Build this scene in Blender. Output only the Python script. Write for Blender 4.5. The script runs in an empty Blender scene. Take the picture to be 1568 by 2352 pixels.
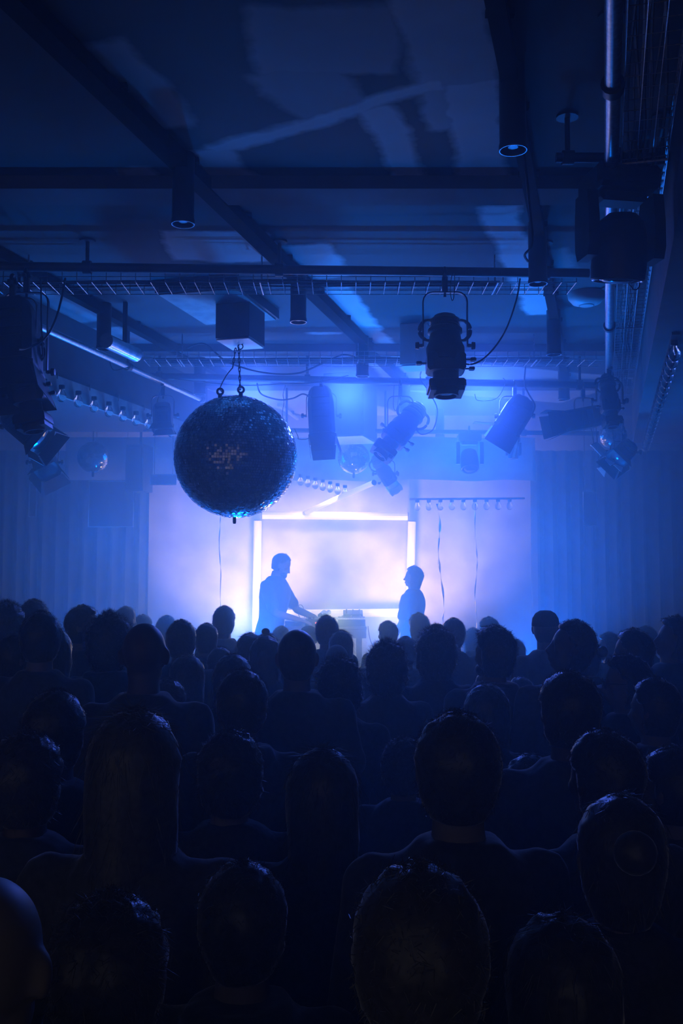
import bpy, bmesh, math, random
from mathutils import Vector, Matrix, noise, Euler

# ------------------------------------------------------------------ camera
SC = bpy.context.scene
COL = SC.collection
FPX = 35.0 / 36.0 * 2352
CAMZ = 2.03
PITCH = math.atan((1325 - 1176) / FPX)
cam_data = bpy.data.cameras.new('camera')
cam_data.sensor_fit = 'VERTICAL'
cam_data.sensor_height = 36.0
cam_data.lens = 35.0
cam_data.clip_start = 0.05
cam = bpy.data.objects.new('camera', cam_data)
COL.objects.link(cam)
cam.location = (0, 0, CAMZ)
cam.rotation_euler = (math.pi / 2 + PITCH, 0, 0)
SC.camera = cam

# ------------------------------------------------------------------ world, exposure
world = bpy.data.worlds.new('world')
SC.world = world
world.use_nodes = True
world.node_tree.nodes['Background'].inputs[0].default_value = (1.0, 0.98, 0.97, 1)
world.node_tree.nodes['Background'].inputs[1].default_value = 0.075
SC.view_settings.view_transform = 'Standard'
SC.view_settings.look = 'None'
SC.view_settings.exposure = 0.0
SC.view_settings.gamma = 1.0
SC.view_settings.use_curve_mapping = False
SC.cycles.volume_bounces = 1
SC.cycles.max_bounces = 5
SC.cycles.diffuse_bounces = 2
SC.cycles.glossy_bounces = 2
SC.cycles.transmission_bounces = 4
SC.cycles.transparent_max_bounces = 8
SC.cycles.caustics_reflective = False
SC.cycles.caustics_refractive = False
SC.cycles.sample_clamp_indirect = 4.0
SC.cycles.use_denoising = True
SC.cycles.use_adaptive_sampling = True
SC.cycles.adaptive_threshold = 0.08

# ------------------------------------------------------------------ helpers: pixel <-> world
def ray(px, py):
    x = (px - 784) / FPX; u = (1176 - py) / FPX
    c, s = math.cos(PITCH), math.sin(PITCH)
    return Vector((x, c - u * s, s + u * c))
def P(px, py, Y):
    d = ray(px, py)
    return Vector((0, 0, CAMZ)) + d * (Y / d.y)
def PZ(px, py, z):
    d = ray(px, py)
    return Vector((0, 0, CAMZ)) + d * ((z - CAMZ) / d.z)
SH = (1390 - 784) / FPX                       # the room's long axis runs this far to the right per metre
def R(lat, y, z): return Vector((lat + SH * y, y, z))
RA = -math.atan(SH)
RD = Vector((SH, 1, 0)).normalized()
CEIL = 4.10

# ------------------------------------------------------------------ lights on stage
def point(name, loc, power, color, radius=0.15):
    l = bpy.data.lights.new(name, 'POINT'); l.energy = power; l.color = color; l.shadow_soft_size = radius
    o = bpy.data.objects.new(name, l); COL.objects.link(o); o.location = loc
    return o
def spot(name, loc, target, power, color, size=70, blend=0.6, radius=0.06):
    l = bpy.data.lights.new(name, 'SPOT'); l.energy = power; l.color = color; l.shadow_soft_size = radius
    l.spot_size = math.radians(size); l.spot_blend = blend
    o = bpy.data.objects.new(name, l); COL.objects.link(o); o.location = loc
    o.rotation_euler = (Vector(target) - Vector(loc)).to_track_quat('-Z', 'Y').to_euler()
    return o
BLUE = (0.0, 0.15, 1.0)
WARM = (0.94, 1.0, 0.70)
POWB, POWF, POWP, POWS = 28.0, 50.0, 13.0, 225.0
POWL, POWW, POWT = 1020.0, 16.0, 250.0
for (px, py, Y, k, r) in [(230, 1230, 11.5, .4, .4), (480, 1200, 11.8, 1.0, .4), (770, 1200, 11.9, .8, .4),
                          (1060, 1200, 11.8, 1.0, .4), (1290, 1230, 11.5, .4, .4)]:
    point('stage_blue_light', P(px, py, Y), POWB * k, BLUE, r)
for (px, py, Y, k, r) in [(560, 1060, 10.6, 1.0, .35), (1070, 1045, 10.6, 1.0, .35), (830, 1060, 10.9, 1.0, .35)]:
    point('truss_blue_light', P(px, py, Y), POWF * k, BLUE, r)
for (px, py, Y, k) in [(545, 1425, 11.2, 1.1), (890, 1430, 11.2, .8), (770, 1415, 9.75, .55)]:  # the last one is added before the performers to whiten the haze
    point('floor_and_haze_light', P(px, py, Y), POWP * k, WARM, .15)
for (x, tx, k) in [(-1.9, -2.3, .5), (-.9, -.9, 1.15), (.6, .9, 1.15), (1.7, 2.2, .6)]:
    spot('floor_blue_light', (x, 9.75, .85), (tx, 7.9, 4.1), POWL * k, BLUE, 88, 1.0, .12)
for (x, tx, k) in [(-1.05, -.6, 1.0), (.5, .6, .8)]:
    spot('floor_white_light', (x, 9.8, 1.2), (tx, 9.6, 4.1), POWW * k, WARM, 80, 1.0, .12)
for (px, tx, k) in [(590, -1.5, .8), (800, -.4, 1.0), (985, .3, 1.0), (1110, 1.0, .9)]:
    q = PZ(px, 880, 3.86); q.y = 9.5; q.x = (px - 784) / FPX * 9.5
    spot('truss_spot_light', q, (tx, 3.4, 1.4), POWT * k, (.05, .13, 1.0), 58, .9, .22)
for (px, py, tx, k) in [(600, 1440, 560, 1.0), (930, 1440, 960, 1.0), (765, 1130, 765, .6)]:
    spot('added_wall_light', P(px, py, 11.5), P(tx, 1270, 12.7), POWS * k, WARM, 96, 1.0, .1)  # spots added to whiten the back wall, since the tubes are dim

# ------------------------------------------------------------------ mesh helpers
class MB:
    def __init__(s): s.v = []; s.f = []
    def add(s, vs, fs, M=None):
        b = len(s.v)
        s.v += [tuple(M @ Vector(v)) if M is not None else tuple(v) for v in vs]
        s.f += [tuple(b + i for i in f) for f in fs]
    def box(s, c, d, M=None, bev=0.0):
        cx, cy, cz = c; hx, hy, hz = d[0] / 2, d[1] / 2, d[2] / 2
        if bev <= 0:
            vs = [(cx + sx * hx, cy + sy * hy, cz + sz * hz) for sx in (-1, 1) for sy in (-1, 1) for sz in (-1, 1)]
            s.add(vs, [(0, 1, 3, 2), (4, 6, 7, 5), (0, 4, 5, 1), (2, 3, 7, 6), (0, 2, 6, 4), (1, 5, 7, 3)], M)
            return
        b = min(bev, hx * .9, hy * .9, hz * .9)      # chamfered box: convex hull of 24 points
        bm = bmesh.new()
        for sx in (-1, 1):
            for sy in (-1, 1):
                for sz in (-1, 1):
                    bm.verts.new((cx + sx * (hx - b), cy + sy * (hy - b), cz + sz * hz))
                    bm.verts.new((cx + sx * (hx - b), cy + sy * hy, cz + sz * (hz - b)))
                    bm.verts.new((cx + sx * hx, cy + sy * (hy - b), cz + sz * (hz - b)))
        bmesh.ops.convex_hull(bm, input=bm.verts)
        bm.verts.ensure_lookup_table()
        for i, v in enumerate(bm.verts): v.index = i
        s.add([v.co.copy() for v in bm.verts], [tuple(v.index for v in f.verts) for f in bm.faces], M)
        bm.free()
    def loft(s, rings, M=None, cap=True):
        n = len(rings[0]); vs = [p for r in rings for p in r]; fs = []
        for i in range(len(rings) - 1):
            for j in range(n):
                a = i * n + j; b = i * n + (j + 1) % n
                fs.append((a, b, b + n, a + n))
        if cap:
            fs.append(tuple(range(n - 1, -1, -1))); fs.append(tuple((len(rings) - 1) * n + j for j in range(n)))
        s.add(vs, fs, M)
    def lathe(s, prof, n=24, M=None, cap=True):      # prof: (r, z) along Z
        s.loft([[(r * math.cos(2 * math.pi * j / n), r * math.sin(2 * math.pi * j / n), z) for j in range(n)] for r, z in prof], M, cap)
    def tube(s, pts, r, n=6, M=None):
        pts = [Vector(p) for p in pts]; rings = []; up = None
        for i, p in enumerate(pts):
            t = (pts[min(i + 1, len(pts) - 1)] - pts[max(i - 1, 0)])
            if t.length < 1e-9: t = Vector((0, 0, 1))
            t.normalize()
            if up is None:
                up = Vector((0, 0, 1)) if abs(t.z) < .9 else Vector((1, 0, 0))
            a = t.cross(up)
            if a.length < 1e-6: a = t.cross(Vector((1, .3, .2)))
            a.normalize(); b = t.cross(a).normalized(); up = -b if False else up
            rr = r[i] if isinstance(r, (list, tuple)) else r
            rings.append([p + a * math.cos(2 * math.pi * k / n) * rr + b * math.sin(2 * math.pi * k / n) * rr for k in range(n)])
        s.loft(rings, M)
    def cyl(s, p0, p1, r0, r1=None, n=16, M=None): s.tube([p0, p1], [r0, r0 if r1 is None else r1], n, M)
    def ball(s, c, r, M=None, nu=16, nv=10, rot=None):
        if not isinstance(r, (tuple, list)): r = (r, r, r)
        rings = []
        for i in range(nv + 1):
            th = math.pi * i / nv; th = min(max(th, .03), math.pi - .03)
            ring = []
            for j in range(nu):
                ph = 2 * math.pi * j / nu
                p = Vector((math.sin(th) * math.cos(ph) * r[0], math.sin(th) * math.sin(ph) * r[1], math.cos(th) * r[2]))
                if rot is not None: p = rot @ p
                ring.append(p + Vector(c))
            rings.append(ring)
        s.loft(rings, M)
    def torus(s, c, R_, r, M=None, axis='Z', n=20, m=8, a0=0, a1=2 * math.pi):
        rings = []; full = abs(a1 - a0 - 2 * math.pi) < 1e-6
        for i in range(n + (0 if full else 1)):
            a = a0 + (a1 - a0) * i / n; ring = []
            for k in range(m):
                b = 2 * math.pi * k / m; rr = R_ + r * math.cos(b); h = r * math.sin(b)
                q = (rr * math.cos(a), rr * math.sin(a), h)
                if axis == 'X': q = (q[2], q[0], q[1])
                if axis == 'Y': q = (q[0], q[2], q[1])
                ring.append(Vector(q) + Vector(c))
            rings.append(ring)
        if full:
            rings.append(rings[0]); s.loft(rings, M, cap=False)
        else: s.loft(rings, M)
    def mesh(s, name, smooth=True, ang=35):
        me = bpy.data.meshes.new(name); me.from_pydata(s.v, [], s.f)
        bm = bmesh.new(); bm.from_mesh(me)
        bmesh.ops.remove_doubles(bm, verts=bm.verts, dist=1e-6)
        bmesh.ops.recalc_face_normals(bm, faces=bm.faces); bm.to_mesh(me); bm.free()
        if smooth:
            me.shade_smooth(); me.set_sharp_from_angle(angle=math.radians(ang))
        me.update()
        return me
def obj(name, data, mat=None, parent=None, loc=None, rot=None):
    me = data.mesh(name) if isinstance(data, MB) else data
    o = bpy.data.objects.new(name, me); COL.objects.link(o)
    if mat is not None and me is not None and len(me.materials) == 0: me.materials.append(mat)
    if parent is not None: o.parent = parent
    if loc is not None: o.location = loc
    if rot is not None: o.rotation_euler = rot
    return o
def tag(o, label=None, cat=None, group=None, kind=None):
    if label: o['label'] = label
    if cat: o['category'] = cat
    if group: o['group'] = group
    if kind: o['kind'] = kind
    return o
def thing(name, label, cat, loc=(0, 0, 0), rot=None, group=None):
    o = bpy.data.objects.new(name, None); COL.objects.link(o); o.location = loc; o.empty_display_size = .1
    if rot is not None: o.rotation_euler = rot
    return tag(o, label, cat, group)
def dup(root, loc, label, rot=None):
    r = root.copy(); COL.objects.link(r); r.location = loc; r['label'] = label
    if rot is not None: r.rotation_euler = rot
    for ch in list(root.children):
        c = ch.copy(); COL.objects.link(c); c.parent = r
        for g in list(ch.children):
            d = g.copy(); COL.objects.link(d); d.parent = c
    return r
def spline(pts, k=8):
    pts = [Vector(p) for p in pts]
    q = [pts[0]] + pts + [pts[-1]]; out = []
    for i in range(1, len(q) - 2):
        a, b, c, d = q[i - 1], q[i], q[i + 1], q[i + 2]
        for j in range(k):
            t = j / k
            out.append(.5 * ((2 * b) + (c - a) * t + (2 * a - 5 * b + 4 * c - d) * t * t + (3 * b - a - 3 * c + d) * t ** 3))
    out.append(pts[-1]); return out
def ORD(i): return ['first','second','third','fourth','fifth','sixth','seventh','eighth','ninth','tenth','eleventh','twelfth','thirteenth','fourteenth','fifteenth','sixteenth','seventeenth','eighteenth','nineteenth','twentieth','twenty-first','twenty-second','twenty-third','twenty-fourth'][i]

# ------------------------------------------------------------------ materials
def mat(name, col, rough=.6, metal=0.0, spec=.5, var=.25, scale=20, bump=0.0, **kw):
    m = bpy.data.materials.new(name); m.use_nodes = True
    nt = m.node_tree; b = nt.nodes['Principled BSDF']
    b.inputs['Roughness'].default_value = rough; b.inputs['Metallic'].default_value = metal
    b.inputs['Specular IOR Level'].default_value = spec
    tc = nt.nodes.new('ShaderNodeTexCoord'); nz = nt.nodes.new('ShaderNodeTexNoise')
    nz.inputs['Scale'].default_value = scale; nz.inputs['Detail'].default_value = 3
    nt.links.new(tc.outputs['Object'], nz.inputs['Vector'])
    rp = nt.nodes.new('ShaderNodeValToRGB')
    rp.color_ramp.elements[0].position = .3; rp.color_ramp.elements[1].position = .7
    rp.color_ramp.elements[0].color = tuple(c * (1 - var) for c in col) + (1,)
    rp.color_ramp.elements[1].color = tuple(min(1, c * (1 + var)) for c in col) + (1,)
    nt.links.new(nz.outputs['Fac'], rp.inputs['Fac']); nt.links.new(rp.outputs['Color'], b.inputs['Base Color'])
    if bump:
        bp = nt.nodes.new('ShaderNodeBump'); bp.inputs['Strength'].default_value = bump; bp.inputs['Distance'].default_value = .01
        nt.links.new(nz.outputs['Fac'], bp.inputs['Height']); nt.links.new(bp.outputs['Normal'], b.inputs['Normal'])
    for k, v in kw.items(): b.inputs[k].default_value = v
    return m
def emis(name, col, s):
    m = bpy.data.materials.new(name); m.use_nodes = True; b = m.node_tree.nodes['Principled BSDF']
    b.inputs['Base Color'].default_value = (.8, .8, .8, 1); b.inputs['Emission Color'].default_value = tuple(col) + (1,)
    b.inputs['Emission Strength'].default_value = s; return m
M_MATTE = mat('matte_black', (.014, .014, .016), .95, .0, .15)
M_BLACK = mat('black_painted_steel', (.018, .018, .02), .45, .0, .5)
M_DARKM = mat('dark_cast_metal', (.02, .02, .022), .4, .6)
M_STEEL = mat('galvanised_steel', (.45, .46, .48), .35, .9, scale=60)
M_CABLE = mat('cable_rubber', (.012, .012, .013), .5)
M_WHITE = mat('white_enamel', (.75, .75, .74), .4, .0, scale=5, var=.06)
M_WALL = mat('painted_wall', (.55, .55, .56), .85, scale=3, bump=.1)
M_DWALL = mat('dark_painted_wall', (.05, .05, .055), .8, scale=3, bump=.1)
M_FLOOR = mat('dark_floor', (.04, .04, .042), .6, scale=6)
M_CURT = mat('velvet_curtain', (.16, .16, .17), .95, scale=8)
M_WOODL = mat('pale_plank', (.42, .40, .36), .7, scale=9)
M_LENS = mat('lens_glass', (.03, .03, .04), .08, .0, .8)
M_SILVER = mat('silver_rim', (.7, .7, .72), .25, 1.0)
M_TABLE = mat('table_wood', (.10, .085, .07), .55, scale=12)
M_GLASS = bpy.data.materials.new('bulb_glass'); M_GLASS.use_nodes = True
_b = M_GLASS.node_tree.nodes['Principled BSDF']
_b.inputs['Transmission Weight'].default_value = 1.0; _b.inputs['IOR'].default_value = 1.38
_b.inputs['Roughness'].default_value = .04; _b.inputs['Base Color'].default_value = (.9, .93, .95, 1)

def ceiling_material():
    m = bpy.data.materials.new('patched_ceiling'); m.use_nodes = True; nt = m.node_tree; L = nt.links
    b = nt.nodes['Principled BSDF']; b.inputs['Roughness'].default_value = .75
    tc = nt.nodes.new('ShaderNodeTexCoord')
    nz = nt.nodes.new('ShaderNodeTexNoise'); nz.inputs['Scale'].default_value = 3.2; nz.inputs['Detail'].default_value = 5
    nz.inputs['Roughness'].default_value = .6
    L.new(tc.outputs['Object'], nz.inputs['Vector'])
    sub = nt.nodes.new('ShaderNodeVectorMath'); sub.operation = 'SUBTRACT'; sub.inputs[1].default_value = (.5, .5, .5)
    L.new(nz.outputs['Color'], sub.inputs[0])
    sc = nt.nodes.new('ShaderNodeVectorMath'); sc.operation = 'SCALE'; sc.inputs['Scale'].default_value = .16
    L.new(sub.outputs[0], sc.inputs[0])
    ad = nt.nodes.new('ShaderNodeVectorMath'); ad.operation = 'ADD'
    L.new(tc.outputs['Object'], ad.inputs[0]); L.new(sc.outputs[0], ad.inputs[1])
    acc = None
    def M(op, a, b_, clamp=False):
        n = nt.nodes.new('ShaderNodeMath'); n.operation = op; n.use_clamp = clamp
        for i, x in enumerate((a, b_)):
            if x is None: continue
            if isinstance(x, (int, float)): n.inputs[i].default_value = x
            else: L.new(x, n.inputs[i])
        return n.outputs[0]
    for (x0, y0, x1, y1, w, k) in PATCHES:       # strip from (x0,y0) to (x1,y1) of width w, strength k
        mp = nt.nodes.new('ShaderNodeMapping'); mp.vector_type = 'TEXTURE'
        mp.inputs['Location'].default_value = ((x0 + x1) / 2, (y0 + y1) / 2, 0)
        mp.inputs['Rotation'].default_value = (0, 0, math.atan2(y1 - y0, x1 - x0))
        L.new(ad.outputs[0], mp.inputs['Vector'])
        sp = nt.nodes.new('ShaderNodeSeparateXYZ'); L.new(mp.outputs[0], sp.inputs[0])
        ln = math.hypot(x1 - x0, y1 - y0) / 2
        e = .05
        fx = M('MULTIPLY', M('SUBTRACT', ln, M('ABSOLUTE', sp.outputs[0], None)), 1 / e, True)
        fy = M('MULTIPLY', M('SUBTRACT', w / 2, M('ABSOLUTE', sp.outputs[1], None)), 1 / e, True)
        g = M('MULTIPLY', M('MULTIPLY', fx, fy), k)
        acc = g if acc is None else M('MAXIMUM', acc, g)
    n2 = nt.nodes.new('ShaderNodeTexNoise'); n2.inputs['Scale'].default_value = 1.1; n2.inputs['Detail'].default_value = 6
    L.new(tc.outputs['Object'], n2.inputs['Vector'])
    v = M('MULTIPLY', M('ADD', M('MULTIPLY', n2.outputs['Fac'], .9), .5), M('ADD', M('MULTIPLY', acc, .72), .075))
    cb = nt.nodes.new('ShaderNodeCombineColor')
    for i in range(3): L.new(v, cb.inputs[i])
    L.new(cb.outputs[0], b.inputs['Base Color'])
    bp = nt.nodes.new('ShaderNodeBump'); bp.inputs['Strength'].default_value = .25; bp.inputs['Distance'].default_value = .02
    L.new(n2.outputs['Fac'], bp.inputs['Height']); L.new(bp.outputs['Normal'], b.inputs['Normal'])
    return m
def cstrip(p0, p1, w, k=1.0):
    a = PZ(*p0, CEIL); b = PZ(*p1, CEIL); return (a.x, a.y, b.x, b.y, w, k)
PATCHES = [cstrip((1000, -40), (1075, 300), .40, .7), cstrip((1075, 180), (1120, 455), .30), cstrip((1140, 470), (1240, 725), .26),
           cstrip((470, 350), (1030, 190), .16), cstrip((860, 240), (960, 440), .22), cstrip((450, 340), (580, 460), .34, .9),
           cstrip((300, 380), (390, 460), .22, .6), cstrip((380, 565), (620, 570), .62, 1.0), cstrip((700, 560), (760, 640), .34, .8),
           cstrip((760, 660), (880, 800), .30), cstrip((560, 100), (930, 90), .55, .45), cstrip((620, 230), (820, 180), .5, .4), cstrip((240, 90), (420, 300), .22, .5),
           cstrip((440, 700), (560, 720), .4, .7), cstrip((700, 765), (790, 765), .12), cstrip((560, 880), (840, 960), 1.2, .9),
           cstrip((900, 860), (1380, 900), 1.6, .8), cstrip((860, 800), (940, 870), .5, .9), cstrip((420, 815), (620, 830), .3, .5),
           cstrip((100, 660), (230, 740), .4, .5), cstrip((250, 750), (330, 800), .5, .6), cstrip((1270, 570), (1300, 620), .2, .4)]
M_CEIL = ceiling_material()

# ------------------------------------------------------------------ the room
def struct(name, mb, m, parent=None): return tag(obj(name, mb, m, parent), kind='structure')
def slab(name, lat0, lat1, y0, y1, z0, z1, m):
    b = MB()
    b.loft([[R(lat0, y0, z), R(lat1, y0, z), R(lat1, y1, z), R(lat0, y1, z)] for z in (z0, z1)])
    return struct(name, b, m)
BACKY = 12.7
slab('floor', -8.2, 2.6, -2.2, BACKY + .2, -.2, 0, M_FLOOR)
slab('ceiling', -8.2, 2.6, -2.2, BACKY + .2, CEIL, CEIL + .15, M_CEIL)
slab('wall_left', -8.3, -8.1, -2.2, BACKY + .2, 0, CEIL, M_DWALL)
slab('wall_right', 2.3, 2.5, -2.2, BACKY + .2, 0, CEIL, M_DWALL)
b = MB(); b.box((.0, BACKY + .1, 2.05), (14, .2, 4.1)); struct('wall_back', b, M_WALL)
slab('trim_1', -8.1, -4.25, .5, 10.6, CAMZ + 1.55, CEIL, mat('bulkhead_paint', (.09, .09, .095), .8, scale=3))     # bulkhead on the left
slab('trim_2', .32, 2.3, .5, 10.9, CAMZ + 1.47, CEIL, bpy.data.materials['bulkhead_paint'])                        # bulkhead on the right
b = MB()
for (y0, y1) in ((5.02, 5.25), (8.75, 8.95), (10.35, 10.6)):
    b.loft([[R(-4.2, y0, z), R(.3, y0, z), R(.3, y1, z), R(-4.2, y1, z)] for z in (CEIL - .07, CEIL)])
struct('trim_3', b, bpy.data.materials['bulkhead_paint'])

# haze filling the room
mh = bpy.data.materials.new('stage_haze'); mh.use_nodes = True; nt = mh.node_tree
nt.nodes.remove(nt.nodes['Principled BSDF'])
vs = nt.nodes.new('ShaderNodeVolumeScatter'); vs.inputs['Density'].default_value = .038; vs.inputs['Anisotropy'].default_value = .62
vs.inputs['Color'].default_value = (.44, .78, 1, 1)
nt.links.new(vs.outputs[0], nt.nodes['Material Output'].inputs['Volume'])
b = MB(); b.box((0, 3.25, 2.05), (16, 8.5, 4.06))
tag(obj('haze', b, mh), 'thin blue haze hanging over the audience', 'haze', kind='stuff')
md = mh.copy(); md.name = 'dense_stage_haze'
md.node_tree.nodes['Volume Scatter'].inputs['Density'].default_value = .24
b = MB(); b.box((0, 10.095, 2.05), (16, 5.17, 4.06))
tag(obj('haze', b, md), 'dense bright haze around the stage', 'haze', kind='stuff')

# stage, curtains, valance
STZ = .5
t = thing('stage', 'low black stage platform that the two performers stand on', 'stage', (0, 11.1, 0))
b = MB(); b.box((0, 0, STZ - .02), (7.6, 3.0, .04), bev=.008); obj('deck', b, M_BLACK, t)
b = MB(); b.box((0, -1.46, STZ / 2 - .02), (7.5, .03, STZ - .04)); obj('fascia', b, M_DWALL, t)
def curtain(name, x0, x1, y, z0, z1, label, step=.16, amp=.05):
    n = int((x1 - x0) / .02); vs = []; fs = []; rnd = random.Random(7)
    for i in range(n + 1):
        x = x0 + (x1 - x0) * i / n; a = amp * (1 + .5 * noise.noise(Vector((x * 1.3, 3, 0))))
        w = a * math.sin(2 * math.pi * x / step + 2 * noise.noise(Vector((x, 0, 0))))
        for z, k in ((z0, 1.2), ((z0 + z1) / 2, 1.0), (z1, .7)): vs.append((x, y + w * k, z))
    for i in range(n):
        for j in range(2):
            a = i * 3 + j; fs.append((a, a + 3, a + 4, a + 1))
    b = MB(); b.add(vs, fs); o = obj(name, b, M_CURT)
    md = o.modifiers.new('thick', 'SOLIDIFY'); md.thickness = .006
    return tag(o, label, 'curtain')
curtain('stage_curtain', -4.6, P(340, 1300, 11.95).x, 11.95, .5, 3.55, 'dark pleated floor-length curtain left of the bright stage')
curtain('stage_curtain', P(1222, 1300, 11.95).x, 5.4, 11.95, .5, 3.55, 'dark pleated floor-length curtain right of the bright stage')
b = MB(); n = 120; x0, x1 = P(150, 1100, 11.5).x, P(1230, 1100, 11.5).x; vsx = []
for i in range(n + 1):
    x = x0 + (x1 - x0) * i / n; zb = P(700, 1103 + 5 * noise.noise(Vector((x * 1.7, 1, 0))), 11.5).z
    for z in (zb, zb + .5): vsx.append((x, 11.5 + .015 * math.sin(x * 9), z))
b.add(vsx, [(i * 2, i * 2 + 2, i * 2 + 3, i * 2 + 1) for i in range(n)])
o = obj('valance', b, M_CURT); o.modifiers.new('thick', 'SOLIDIFY').thickness = .008
o.data.materials.clear(); o.data.materials.append(M_WALL)
tag(o, 'short cloth valance with a wavy lower edge across the top of the stage', 'valance')

# glowing tubes of the light frame
M_TUBE = emis('white_tube_light', (.97, 1.0, .90), .6)
def light_tube(px0, px1, label, Y0=12.35, Y1=12.35, r=.05):
    p0, p1 = P(*px0, Y0), P(*px1, Y1); t = thing('light_tube', label, 'tube light', p0)
    d = p1 - p0
    e = d.normalized() * (r + .002)
    p0 = p0 + e; t.location = p0; d = d - 2 * e
    b = MB(); b.cyl((0, 0, 0), d, r, n=10); obj('diffuser', b, M_TUBE, t)
    for q in (Vector((0, 0, 0)), d):
        e = d.normalized() * .004
        b = MB(); b.cyl(q - e, q + e, r * 1.04, n=10); obj('end_cap', b, M_BLACK, t)
light_tube((592, 1183), (946, 1186), 'white tube light lying horizontally along the top of the glowing frame')
light_tube((592, 1186), (587, 1500), 'white upright tube light at the left side of the glowing frame')
light_tube((946, 1188), (938, 1500), 'white upright tube light at the right side of the glowing frame')
light_tube((600, 1410), (936, 1407), 'white tube light lying low behind the equipment table')
light_tube((700, 1178), (862, 1107), 'white tube light slanting up to the right above the frame', 12.3, 10.8, .03)

# ================================================================== rigging over the audience
def ipipe(name, p0, p1, r, m, label, cat='pipe', clamps=()):
    t = thing(name, label, cat, p0); d = Vector(p1) - Vector(p0)
    b = MB(); b.cyl((0, 0, 0), d, r, n=16); obj('tube', b, m, t)
    for k in clamps:                          # hanger rods up to the ceiling
        q = d * k; top = Vector((q.x, q.y, CEIL - p0[2]))
        b = MB(); b.cyl(q, top, .012, n=8); b.cyl(q - d.normalized() * .025, q + d.normalized() * .025, r * 1.45, n=14)
        b.cyl(top - Vector((0, 0, .012)), top, .05, n=12); obj('hanger', b, M_BLACK, t)
    return t
Z1 = P(700, 620, 6.0).z
p0 = P(-90, 611, 6.0); p1 = P(1352, 628, 6.05)
ipipe('lighting_pipe', p0, p1, .029, M_BLACK, 'thick black lighting pipe crossing the room nearest the camera', clamps=(.2, .505, .93))
p0 = P(345, 864, 8.9); p1 = P(1372, 885, 8.95)
ipipe('lighting_pipe', p0, p1, .031, M_BLACK, 'black lighting pipe crossing behind the big mirror ball', clamps=(.02, .35, .62, .96))
ipipe('long_pipe', R(.055, 2.6, CAMZ + 1.80), R(.055, 8.9, CAMZ + 1.78), .030, M_STEEL, 'grey steel pipe running overhead along the right cable tray', clamps=(.15, .45, .7, .97))
ipipe('long_pipe', R(-3.95, 6.3, CAMZ + 1.76), R(-3.95, 9.75, CAMZ + 1.74), .026, M_STEEL, 'shiny steel pipe sloping away at the upper left', clamps=(.1, .55, .98))
t = thing('air_duct', 'shiny rounded metal duct end behind a left downlight', 'duct', PZ(293, 806, CAMZ + 1.72))
b = MB(); b.lathe([(.056, -.34), (.056, .10), (.059, .11), (.059, .13), (.045, .135)], 20, Matrix.Rotation(RA, 4, 'Z') @ Matrix.Rotation(-math.pi / 2, 4, 'X')); obj('duct_tube', b, M_SILVER, t)
b = MB(); b.box((0, -.1, .19), (.03, .03, .36)); obj('bracket', b, M_MATTE, t)
t.location.z = CAMZ + 1.72

def cable_tray(label, o, direc, side, length, step=.0925, w=.27, h=.07):
    t = thing('cable_tray', label, 'cable tray', o); direc = direc.normalized(); side = side.normalized(); up = Vector((0, 0, 1))
    b = MB()
    for q in ((0, h), (0, h * .5), (0, 0), (w * .33, 0), (w * .66, 0), (w, 0), (w, h * .5), (w, h)):
        b.cyl(side * q[0] + up * q[1], side * q[0] + up * q[1] + direc * length, .0026, n=5)
    obj('long_wires', b, M_STEEL, t)
    b = MB(); b.tube([up * h, Vector((0, 0, 0)), side * w, side * w + up * h], .0026, 5); me = b.mesh('cross_wire')
    me.materials.append(M_STEEL)
    n = min(int(length / step), 110)
    for i in range(n + 1):
        o2 = bpy.data.objects.new('cross_wire', me); COL.objects.link(o2); o2.parent = t; o2.location = direc * (i * step)
    for i in range(int(length / 1.5) + 1):       # hangers
        q = direc * min(length - .05, i * 1.5 + .3) + side * (w / 2)
        b = MB(); b.cyl(q - side * w * .5, q + side * w * .5, .006, n=6); b.cyl(q, q + up * (CEIL - o[2]), .006, n=6); obj('hanger', b, M_STEEL, t)
    return t
# the flat cross trays
a = P(-60, 648, 6.16); bb = P(1325, 648, 6.16)
cable_tray('wire cable tray crossing just behind the nearest lighting pipe', a, Vector((1, 0, 0)), Vector((0, 1, 0)), (bb - a).x)
a = P(330, 826, 8.25); bb = P(1392, 830, 8.25)
cable_tray('wire cable tray full of cables crossing above the far lighting pipe', a, Vector((1, 0, 0)), Vector((0, 1, 0)), (bb - a).x)
cable_tray('long wire cable tray running towards the stage along the right side', R(.10, 2.5, CAMZ + 1.80), RD, Vector((1, -SH, 0)), 7.6, w=.19)
# cables lying in the trays
def cables_in(label, o, direc, side, length, n, seed, w=.22):
    rnd = random.Random(seed); b = MB()
    for k in range(n):
        off = rnd.uniform(.03, w); pts = []
        for i in range(int(length / .35) + 1):
            s_ = i * .35
            pts.append(o + direc * s_ + side * (off + .045 * noise.noise(Vector((s_ * 1.1, k * 5.3, seed)))) + Vector((0, 0, .012 + .028 * abs(noise.noise(Vector((s_ * .9, k * 3.1 + 9, seed)))))))
        b.tube(spline(pts, 3), rnd.choice((.004, .005, .007)), 5)
    tag(obj('cable_bundle', b, M_CABLE), label, 'cables', kind='stuff')
cables_in('loose black cables lying in the nearest cross tray', P(0, 648, 6.16), Vector((1, 0, 0)), Vector((0, 1, 0)), 3.4, 4, 3)
cables_in('thick bundle of black cables lying in the far cross tray', P(350, 826, 8.25), Vector((1, 0, 0)), Vector((0, 1, 0)), 3.7, 14, 5)
cables_in('many black cables running along the right tray', R(.10, 2.6, CAMZ + 1.80), RD, Vector((1, -SH, 0)).normalized(), 7.3, 12, 8, w=.16)

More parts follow.
